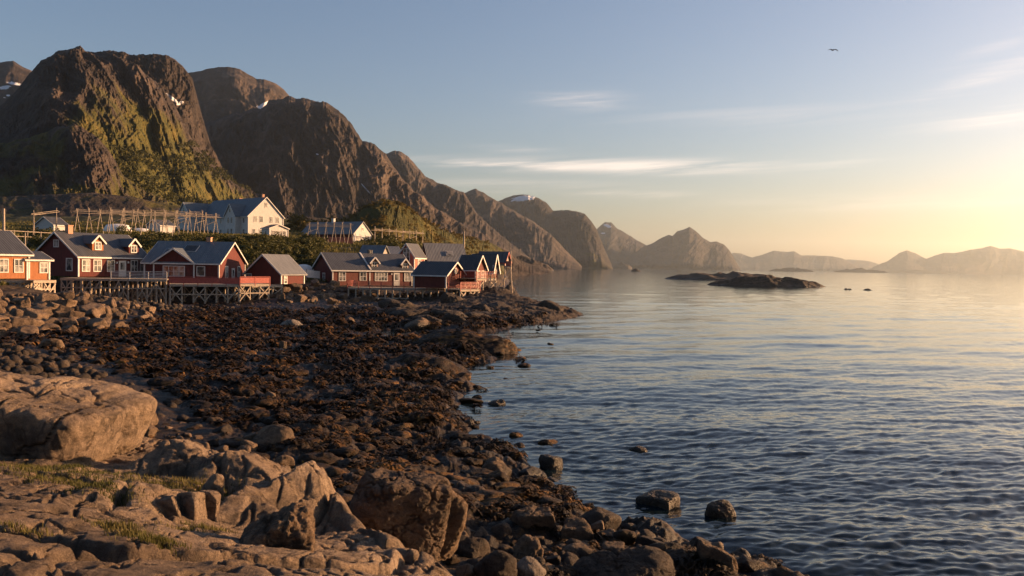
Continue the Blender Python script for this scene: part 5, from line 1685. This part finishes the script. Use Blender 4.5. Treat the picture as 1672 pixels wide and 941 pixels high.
# ------------------------------------------------------------------ piers and decks on posts
def pier(label, pa, pb, back, thick=0.3, rail=None, rail_h=0.95, n=8, braces=True, rows=2, mat='timber', solid=False, sides=(True, True), ext=(0.0, 0.0), name='pier', lowbeam=0.0, boards='timber'):
    """A timber deck whose front edge runs from pa to pb, on posts down to the rocks."""
    pa, pb = Vector(pa), Vector(pb); pb.z = pa.z
    d = (pb - pa); L_ = d.length; d.normalize()
    rz = math.atan2(d.y, d.x)
    o = empty(name, pa, rz); tag(o, label, 'pier')
    nb = Vector((-d.y, d.x, 0))
    mb = MB()
    npl = max(3, int(L_ / 0.35))
    for i in range(npl):
        mb.box(L_ * i / npl + 0.01, L_ * (i + 1) / npl - 0.01, 0, back, -0.06, 0)
    mb.box(0, L_, 0.02, 0.14, -thick, -0.062).box(0, L_, back - 0.2, back - 0.08, -thick, -0.062)
    mb.build('deck', M[boards], o)
    feet = []
    for r_ in range(rows):
        y = 0.18 + (back - 0.4) * (r_ / max(1, rows - 1))
        row = []
        for i in range(n):
            x = 0.12 + (L_ - 0.24) * i / (n - 1)
            w = pa + d * x + nb * y
            zf = gz(w.x, w.y) - 0.35 - pa.z
            if zf > -thick - 0.15:
                row.append(None); continue
            MB().tube((x, y, zf), (x + 0.03 * math.sin(i * 7), y, -thick), 0.125, 0.105, 7).build('stilt', M[mat], o)
            row.append((x, y, zf))
        feet.append(row)
    if braces:
        for r_, row in enumerate(feet):
            for i in range(n - 1):
                a, b = row[i], row[i + 1]
                if a is None or b is None:
                    continue
                yy = a[1] - 0.13
                ha, hb = -thick - a[2], -thick - b[2]
                if (i + r_) % 2 == 0:
                    MB().beam((a[0], yy, -thick - 0.1), (b[0], yy, b[2] + 0.35 * hb), 0.06, 0.13).build('brace', M[mat], o)
                if (i + r_) % 3 != 1:
                    MB().beam((a[0], yy - 0.07, a[2] + 0.35 * ha), (b[0], yy - 0.07, -thick - 0.1), 0.06, 0.13).build('brace', M[mat], o)
    if lowbeam:
        row = [p for p in feet[0] if p]
        if len(row) > 1:
            MB().beam((row[0][0], 0.02, -lowbeam), (row[-1][0], 0.02, -lowbeam), 0.08, 0.14).build('cross_beam', M[mat], o)
    if rail:
        runs = [((0 + ext[0], 0.03), (L_ - ext[1], 0.03))]
        if sides[0]: runs.append(((0.03, 0.03), (0.03, back * 0.8)))
        if sides[1]: runs.append(((L_ - 0.03, 0.03), (L_ - 0.03, back * 0.8)))
        for (ax, ay), (bx, by) in runs:
            mb = MB()
            a, b = Vector((ax, ay, 0)), Vector((bx, by, 0))
            k = max(1, int((b - a).length / 1.7))
            for i in range(k + 1):
                p = a.lerp(b, i / k); mb.box(p.x - 0.045, p.x + 0.045, p.y - 0.045, p.y + 0.045, -0.25, rail_h)
            up = Vector((0, 0, 1))
            mb.beam(a + up * rail_h, b + up * rail_h, 0.12, 0.06)
            nr = 6 if solid else 4
            for q in range(nr):
                zz = 0.1 + (rail_h - 0.2) * (q + 0.5) / nr
                mb.beam(a + up * zz, b + up * zz, 0.03, (rail_h - 0.16) / nr * (0.94 if solid else 0.36))
            mb.build('railing', M[rail], o)
    return o


U = unproj
pier('tall grey trestle pier with white rail under the red dormer house', U(98, 454, 111), U(272, 454, 113), 4.6, rail='white', n=12, rows=3, ext=(6.0, 0), sides=(False, False), lowbeam=1.2)
pier('deck with solid red rail in front of the cross gabled house', U(276, 464, 113), U(392, 464, 115.5), 5.2, rail='redpaint', solid=True, n=7, rows=2, sides=(False, False), lowbeam=1.3)
a = U(392, 464, 115.5)
pier('right end of the red railed deck turned towards the sun', a, Vector((a.x + 3.0, a.y + 3.3, a.z)), 4.2, rail='redpaint', solid=True, n=4, rows=2, sides=(False, False), lowbeam=1.2)
pier('open red railed deck on posts coloured as sunlit before the long red house', U(567, 469, 131), U(716, 469, 128.5), 4.0, rail='redpaint', n=13, rows=2, mat='pale_lit_timber', braces=False, sides=(True, True), lowbeam=1.5)  # lighter post colour stands in for sun on the stilts
pier('small sunlit deck with open wooden rail beside the plain red shed', U(752, 473, 123), U(784, 471, 126), 3.0, rail='redpaint', n=5, rows=2, mat='pale_lit_timber', rail_h=1.0)
pier('red railed balcony deck of the cabins at the tip', U(778, 455, 127.5), U(812, 455, 131), 4.0, rail='redpaint', n=4, rows=2, mat='pale_lit_timber', rail_h=1.0)
pier('little lit trestle below the ochre annex', U(55, 458, 97.5), U(92, 458, 100), 2.6, n=5, rows=2, mat='pale_lit_timber', lowbeam=1.0)
pier('short posts carrying the small red boathouse', U(412, 466, 120.5), U(462, 466, 124), 5.0, n=4, rows=3)
pier('low posts under the front of the ochre house', U(-20, 457, 97), U(50, 457, 98.5), 3.5, n=5, rows=2)


# ------------------------------------------------------------------ fish drying racks
def rack(label, P0, P1, n, h, w=2.4, rails=5, lean=0.35, seed=1, group='fish drying racks', mat='timber'):
    rs = random.Random(seed)
    P0, P1 = Vector(P0), Vector(P1)
    o = empty('drying_rack', P0); tag(o, label, 'drying rack', group)
    d = (P1 - P0); d.z = 0; d.normalize()
    s = Vector((-d.y, d.x, 0)) * 0.6 + d * 0.75
    tops = []
    for i in range(n):
        p = P0.lerp(P1, i / (n - 1))
        g = gz(p.x, p.y)
        c = Vector((p.x - P0.x, p.y - P0.y, 0)); top = p.z + h - P0.z
        mb = MB()
        for sg in (-1, 1):
            foot = c + s * (sg * w / 2 * rs.uniform(0.8, 1.15)); foot.z = gz(foot.x + P0.x, foot.y + P0.y) - P0.z - 0.4
            head = c - s * (sg * 0.22); head.z = top + rs.uniform(0.1, 0.5)
            mb.tube(foot, head, 0.085, 0.06, 6)
        mb.build('trestle', M[mat], o)
        c.z = top - 0.15
        tops.append(c)
    up = Vector((0, 0, 1)); side = Vector((-d.y, d.x, 0))
    for k in range(rails):
        off = side * ((k - (rails - 1) / 2) * 0.42) + up * (-abs(k - (rails - 1) / 2) * 0.28)
        for i in range(0, n - 1, 2):
            a, b = tops[i] + off, tops[min(i + 2, n - 1)] + off
            e = (b - a).normalized()
            MB().tube(a - e * rs.uniform(0.2, 0.9) + up * rs.uniform(-.1, .1), b + e * rs.uniform(0.2, 0.9) + up * rs.uniform(-.1, .1), 0.045, 0.04, 5).build('rail', M[mat], o)
    for i in range(0, n - 1):
        if rs.random() < 0.5:
            a, b = tops[i], tops[i + 1]
            q = s * rs.choice((-0.55, 0.55))
            MB().tube(a + q * 1.2 + up * -2.0, b + q * 0.6 + up * -1.2, 0.05, 0.05, 5).build('brace', M[mat], o)
    return o


rack('long wooden drying rack from the white shed to the hotel, front row', U(126, 381, 170), U(352, 386, 186), 14, 4.6, seed=4)
rack('drying rack standing behind the long front row', U(180, 378, 196), U(330, 380, 208), 8, 4.9, seed=5)
rack('short two trestle drying rack at the left by the white shed', U(55, 388, 165), U(92, 382, 172), 2, 4.6, w=3.2, rails=3, seed=6)
rack('drying rack in front of the white gabled barn', U(505, 396, 200), U(572, 397, 204), 6, 4.4, seed=7)
rack('low drying rack at the foot of the knoll', U(612, 393, 226), U(690, 398, 240), 8, 3.2, w=1.6, rails=4, seed=8)


def pole(label, px, py0, py1, Y, r=0.13, arm=False):
    a = U(px, py1, Y); hgt = (py1 - py0) / F * Y
    o = empty('utility_pole', a); tag(o, label, 'pole')
    MB().tube((0, 0, -1.0), (0, 0, hgt), r * 1.15, r * 0.85, 8).build('shaft', M['timber'], o)
    if arm:
        MB().beam((-0.9, 0.1, hgt - 0.5), (0.9, 0.1, hgt - 0.5), 0.1, 0.14).build('crossarm', M['timber'], o)
    return o


pole('thick wooden pole at the left edge behind the ochre house', 6, 341, 382, 150, 0.22)
pole('lone wooden pole behind the grey barn', 757, 378, 420, 185, 0.2)
pole('wooden post left of the short drying rack', 41, 380, 402, 150, 0.12)
a = U(0, 376, 152); b = U(88, 381, 160)
o = empty('rail_fence', a); tag(o, 'low rail fence running from the thick pole to the short rack', 'fence')
for k in range(5):
    p = a.lerp(b, k / 4) - a
    MB().tube((p.x, p.y, p.z - 2.6), (p.x, p.y, p.z + 0.15), 0.09, 0.08, 6).build('post', M['timber'], o)
for zz in (0.0, -0.9):
    MB().tube((0, 0, zz), (b.x - a.x, b.y - a.y, b.z - a.z + zz), 0.06, 0.06, 5).build('rail', M['pale_lit_timber'], o)

# the beacon frame on the tip of the point
a = U(829, 476, 131)
o = empty('beacon_tower', a); tag(o, 'slender pale timber frame tower with a platform at the tip of the point', 'tower')
hgt = 3.6
for (x, y) in ((-0.7, -0.55), (0.7, -0.55), (0.7, 0.55), (-0.7, 0.55)):
    MB().tube((x, y, -0.8), (x * 0.55, y * 0.55, hgt), 0.09, 0.07, 6).build('leg', M['pale_lit_timber'], o)
for z0 in (0.2, 1.9):
    z1 = z0 + 1.6
    k0, k1 = 0.78 * (1 - 0.45 * z0 / hgt), 0.78 * (1 - 0.45 * z1 / hgt)
    MB().beam((-0.9 * k0, -0.7 * k0, z0), (0.9 * k1, -0.7 * k1, z1), 0.06, 0.09).build('brace', M['pale_lit_timber'], o)
    MB().beam((0.9 * k0, -0.7 * k0, z0), (0.9 * k1, 0.7 * k1, z1), 0.06, 0.09).build('brace', M['pale_lit_timber'], o)
mb = MB().box(-0.48, 0.48, -0.42, 0.42, hgt, hgt + 0.1); mb.build('platform', M['pale_lit_timber'], o)
mb = MB()
mb.box(-0.36, 0.36, -0.32, 0.32, hgt + 0.101, hgt + 0.82).box(-0.41, 0.41, -0.37, 0.37, hgt + 0.80, hgt + 0.88)
mb.build('lantern_box', M['pink'], o)
MB().tube((0.44, 0, hgt - 0.3), (0.44, 0, hgt + 2.4), 0.07, 0.045, 6).build('mast', M['pale_lit_timber'], o)
# sloping timber props beside it
for k, (xa, xb, lab) in enumerate([(818, 806, 'crossed pale props under the balcony deck at the tip'), (838, 846, 'leaning pale prop right of the timber tower')]):
    p = U(xa, 480, 128 + k * 2); q = U(xb, 462, 128 + k * 2)
    o = empty('timber_prop', p); tag(o, lab, 'timber prop')
    MB().beam((0, 0, -0.4), q - p, 0.12, 0.12).build('pole', M['pale_lit_timber'], o)
    MB().beam(Vector((q.x - p.x, 0.2, -0.3)), Vector((0, 0.2, q.z - p.z)), 0.12, 0.12).build('pole', M['pale_lit_timber'], o)

# a dark sea bird perched there
p = U(833, 466, 130)
o = empty('cormorant', p, R(-60)); tag(o, 'dark sea bird perched on the pale props at the tip of the point', 'bird')
V_, N1 = [], 10
ring = [(-0.22, 0.02, 0.03), (-0.12, 0.12, 0.10), (0.0, 0.26, 0.15), (0.06, 0.42, 0.14), (0.09, 0.56, 0.08), (0.09, 0.68, 0.05), (0.10, 0.77, 0.055), (0.15, 0.81, 0.045), (0.22, 0.82, 0.015), (0.31, 0.81, 0.008)]
for (x, z, r_) in ring:
    for k in range(N1):
        q = 2 * math.pi * k / N1
        V_.append((x + 0.6 * r_ * math.cos(q), r_ * math.sin(q), z + 0.45 * r_ * math.cos(q)))
F_ = [(i * N1 + k, i * N1 + (k + 1) % N1, (i + 1) * N1 + (k + 1) % N1, (i + 1) * N1 + k) for i in range(len(ring) - 1) for k in range(N1)]
link('body', np_mesh('body', np.array(V_), np.array(F_), M['feather']), o)
for sg in (-1, 1):
    MB().tube((0.02, 0.06 * sg, -0.12), (0.0, 0.06 * sg, 0.2), 0.02, 0.03, 5).build('leg', M['feather'], o)

# ------------------------------------------------------------------ shrubs on the slope
def shrub_mesh(seed, n=420):
    rs = np.random.RandomState(seed)
    c = rs.normal(size=(9, 3)) * [0.42, 0.42, 0.22] + [0, 0, 0.55]
    k = rs.randint(0, 9, n)
    v = rs.normal(size=(n, 3)); v /= np.linalg.norm(v, axis=1)[:, None]
    p = c[k] + v * (0.30 * rs.uniform(0.55, 1.05, n))[:, None] * [1, 1, 0.85]
    p[:, 2] = np.maximum(p[:, 2], 0.04)
    a = rs.normal(size=(n, 3)); a /= np.linalg.norm(a, axis=1)[:, None]
    b = np.cross(a, v + 0.6 * rs.normal(size=(n, 3))); b /= np.linalg.norm(b, axis=1)[:, None]
    s = rs.uniform(0.05, 0.12, n)[:, None]
    P = np.stack([p - a * s, p + b * s * 0.6, p + a * s, p - b * s * 0.6], 1).reshape(-1, 3)
    return P, np.arange(n * 4).reshape(-1, 4)


_shr = [np_mesh('shrub', *shrub_mesh(400 + i), M['leaf'], False) for i in range(5)]
_gold = [np_mesh('shrub', *shrub_mesh(400 + i), M['goldleaf'], False) for i in range(5)]
rng = random.Random(77)
_nsh = [0]


def shrubs(n, box, label, group, smin, smax, hi=420, Yfix=None):
    k = 0
    x0, y0, x1, y1 = box
    while k < n:
        k += 1
        px, py = rng.uniform(x0, x1), rng.uniform(y0, y1)
        if Yfix:
            Y = rng.uniform(*Yfix); p = U(px, 400, Y); z = gz(p.x, Y)
        else:
            p = on_ground(px, py, 60.0, hi); z = p.z; Y = p.y
            if z < 2.5:
                continue
        s = rng.uniform(smin, smax)
        o = bpy.data.objects.new('shrub', (_gold if 'golden' in label else _shr)[rng.randrange(5)])
        o.location = (p.x, Y, z - 0.25 * s)
        o.scale = (s * rng.uniform(0.9, 1.4), s * rng.uniform(0.9, 1.4), s * rng.uniform(0.7, 1.1))
        o.rotation_euler = (0, 0, rng.uniform(0, 6.28))
        COL.objects.link(o)
        tag(o, label, 'shrub', group)


shrubs(85, (225, 391, 520, 412), 'bush in the belt of green bushes between hotel and red houses', 'bushes between the hotel and the red houses', 1.3, 2.7)
shrubs(50, (400, 400, 520, 440), 'bush on the shaded bank above the small boathouse', 'bushes above the small boathouse', 1.5, 2.8)
shrubs(26, (40, 385, 240, 402), 'low bush in the grass below the drying racks', 'bushes below the drying racks', 1.4, 2.6)
shrubs(34, (470, 372, 640, 384), 'golden bush in the row behind the white gabled barn', 'bushes behind the white gabled barn', 3.5, 6.0, 420, (270, 340))
shrubs(30, (600, 392, 760, 412), 'bush on the slope above the roofs at the point', 'bushes above the roofs at the point', 2.0, 3.4)


def forest_clumps():
    """Birch scrub on the lower flank of the big mountain."""
    rs = np.random.RandomState(31)
    hx, hy = project(M1_V)
    cand = np.nonzero((hx > 180) & (hx < 470) & (hy > 225) & (hy < 350) & (hy > 190 + (330 - hx) * 0.25))[0]
    dens = fbm(M1_V[cand, 0] / 60, M1_V[cand, 2] / 60, 3.0, 4)
    pr = np.clip(0.35 + 1.2 * dens, 0, 1) * smooth(225, 300, hy[cand])
    cand = cand[rs.rand(len(cand)) < pr * 0.055]
    VV, FF, n = [], [], 0
    for c in cand[:2600]:
        P, f = _shp[rs.randint(5)]
        s = rs.uniform(3.0, 7.0)
        VV.append(P * s * [1, 1, 0.9] + M1_V[c] - [0, 0, 0.2 * s]); FF.append(f + n); n += len(P)
    if VV:
        o = link('woodland', np_mesh('woodland', np.concatenate(VV), np.concatenate(FF), M['leaf'], False))
        tag(o, 'scrubby birch woodland on the lower flank of the big mountain', 'woodland', kind='stuff')


_shp = []
for i in range(5):
    P, f = shrub_mesh(500 + i, 70)
    rs_ = np.random.RandomState(i)
    c0 = P.reshape(-1, 4, 3).mean(1, keepdims=True)
    _shp.append((((P.reshape(-1, 4, 3) - c0) * 2.4 + c0).reshape(-1, 3), f))
forest_clumps()


def knoll_scrub():
    rs = np.random.RandomState(37)
    hx, hy = project(KN_V)
    cand = np.nonzero((hx > 560) & (hx < 800))[0]
    dens = fbm(KN_V[cand, 0] / 18, KN_V[cand, 1] / 18, 3.0, 4)
    cand = cand[rs.rand(len(cand)) < np.clip(0.2 + 1.6 * dens, 0, 1) * 0.02]
    VV, FF, n = [], [], 0
    for c in cand[:1500]:
        P, f = _shp[rs.randint(5)]
        s = rs.uniform(0.6, 1.7)
        VV.append(P * s + KN_V[c] - [0, 0, 0.2 * s]); FF.append(f + n); n += len(P)
    o = link('scrub', np_mesh('scrub', np.concatenate(VV), np.concatenate(FF), M['goldleaf'], False))
    tag(o, 'low scrub growing over the grassy knoll', 'scrub', kind='stuff')


knoll_scrub()

# ------------------------------------------------------------------ the gull
p = U(1360, 82, 92)
o = empty('seagull', p, R(10)); tag(o, 'dark seagull gliding high in the sky', 'bird')
q, f = rock_verts(1, 3, (0.16, 0.5, 0.14), sharp=4, rough=0.01)
link('body', np_mesh('body', q, f, M['feather']), o)
for s in (-1, 1):
    mb = MB()
    pr = [(0.04, 0.02, 0.16), (0.25, 0.09, 0.17), (0.45, 0.05, 0.12), (0.58, -0.06, 0.03)]
    pts = []
    for x, z, c_ in pr:
        pts += [(s * x, -c_ * 0.5, z), (s * x, c_ * 0.6, z - 0.01), (s * x, c_ * 0.6, z - 0.03), (s * x, -c_ * 0.5, z - 0.03)]
    fc = []
    for i in range(3):
        for k in range(4):
            fc.append((4 * i + k, 4 * i + (k + 1) % 4, 4 * i + 4 + (k + 1) % 4, 4 * i + 4 + k))
    fc += [(0, 1, 2, 3), (12, 13, 14, 15)]
    mb.poly(pts, fc); mb.build('wing', M['feather'], o)
MB().poly([(-0.03, -0.2, 0), (0.03, -0.2, 0), (0.09, -0.42, 0.0), (-0.09, -0.42, 0.0), (0, -0.2, 0.03), (0, -0.4, 0.03)], [(0, 1, 2, 3), (0, 4, 1), (1, 4, 5, 2), (3, 5, 4, 0), (2, 5, 3)]).build('tail', M['palefeather'], o)
bpy.context.view_layer.update()
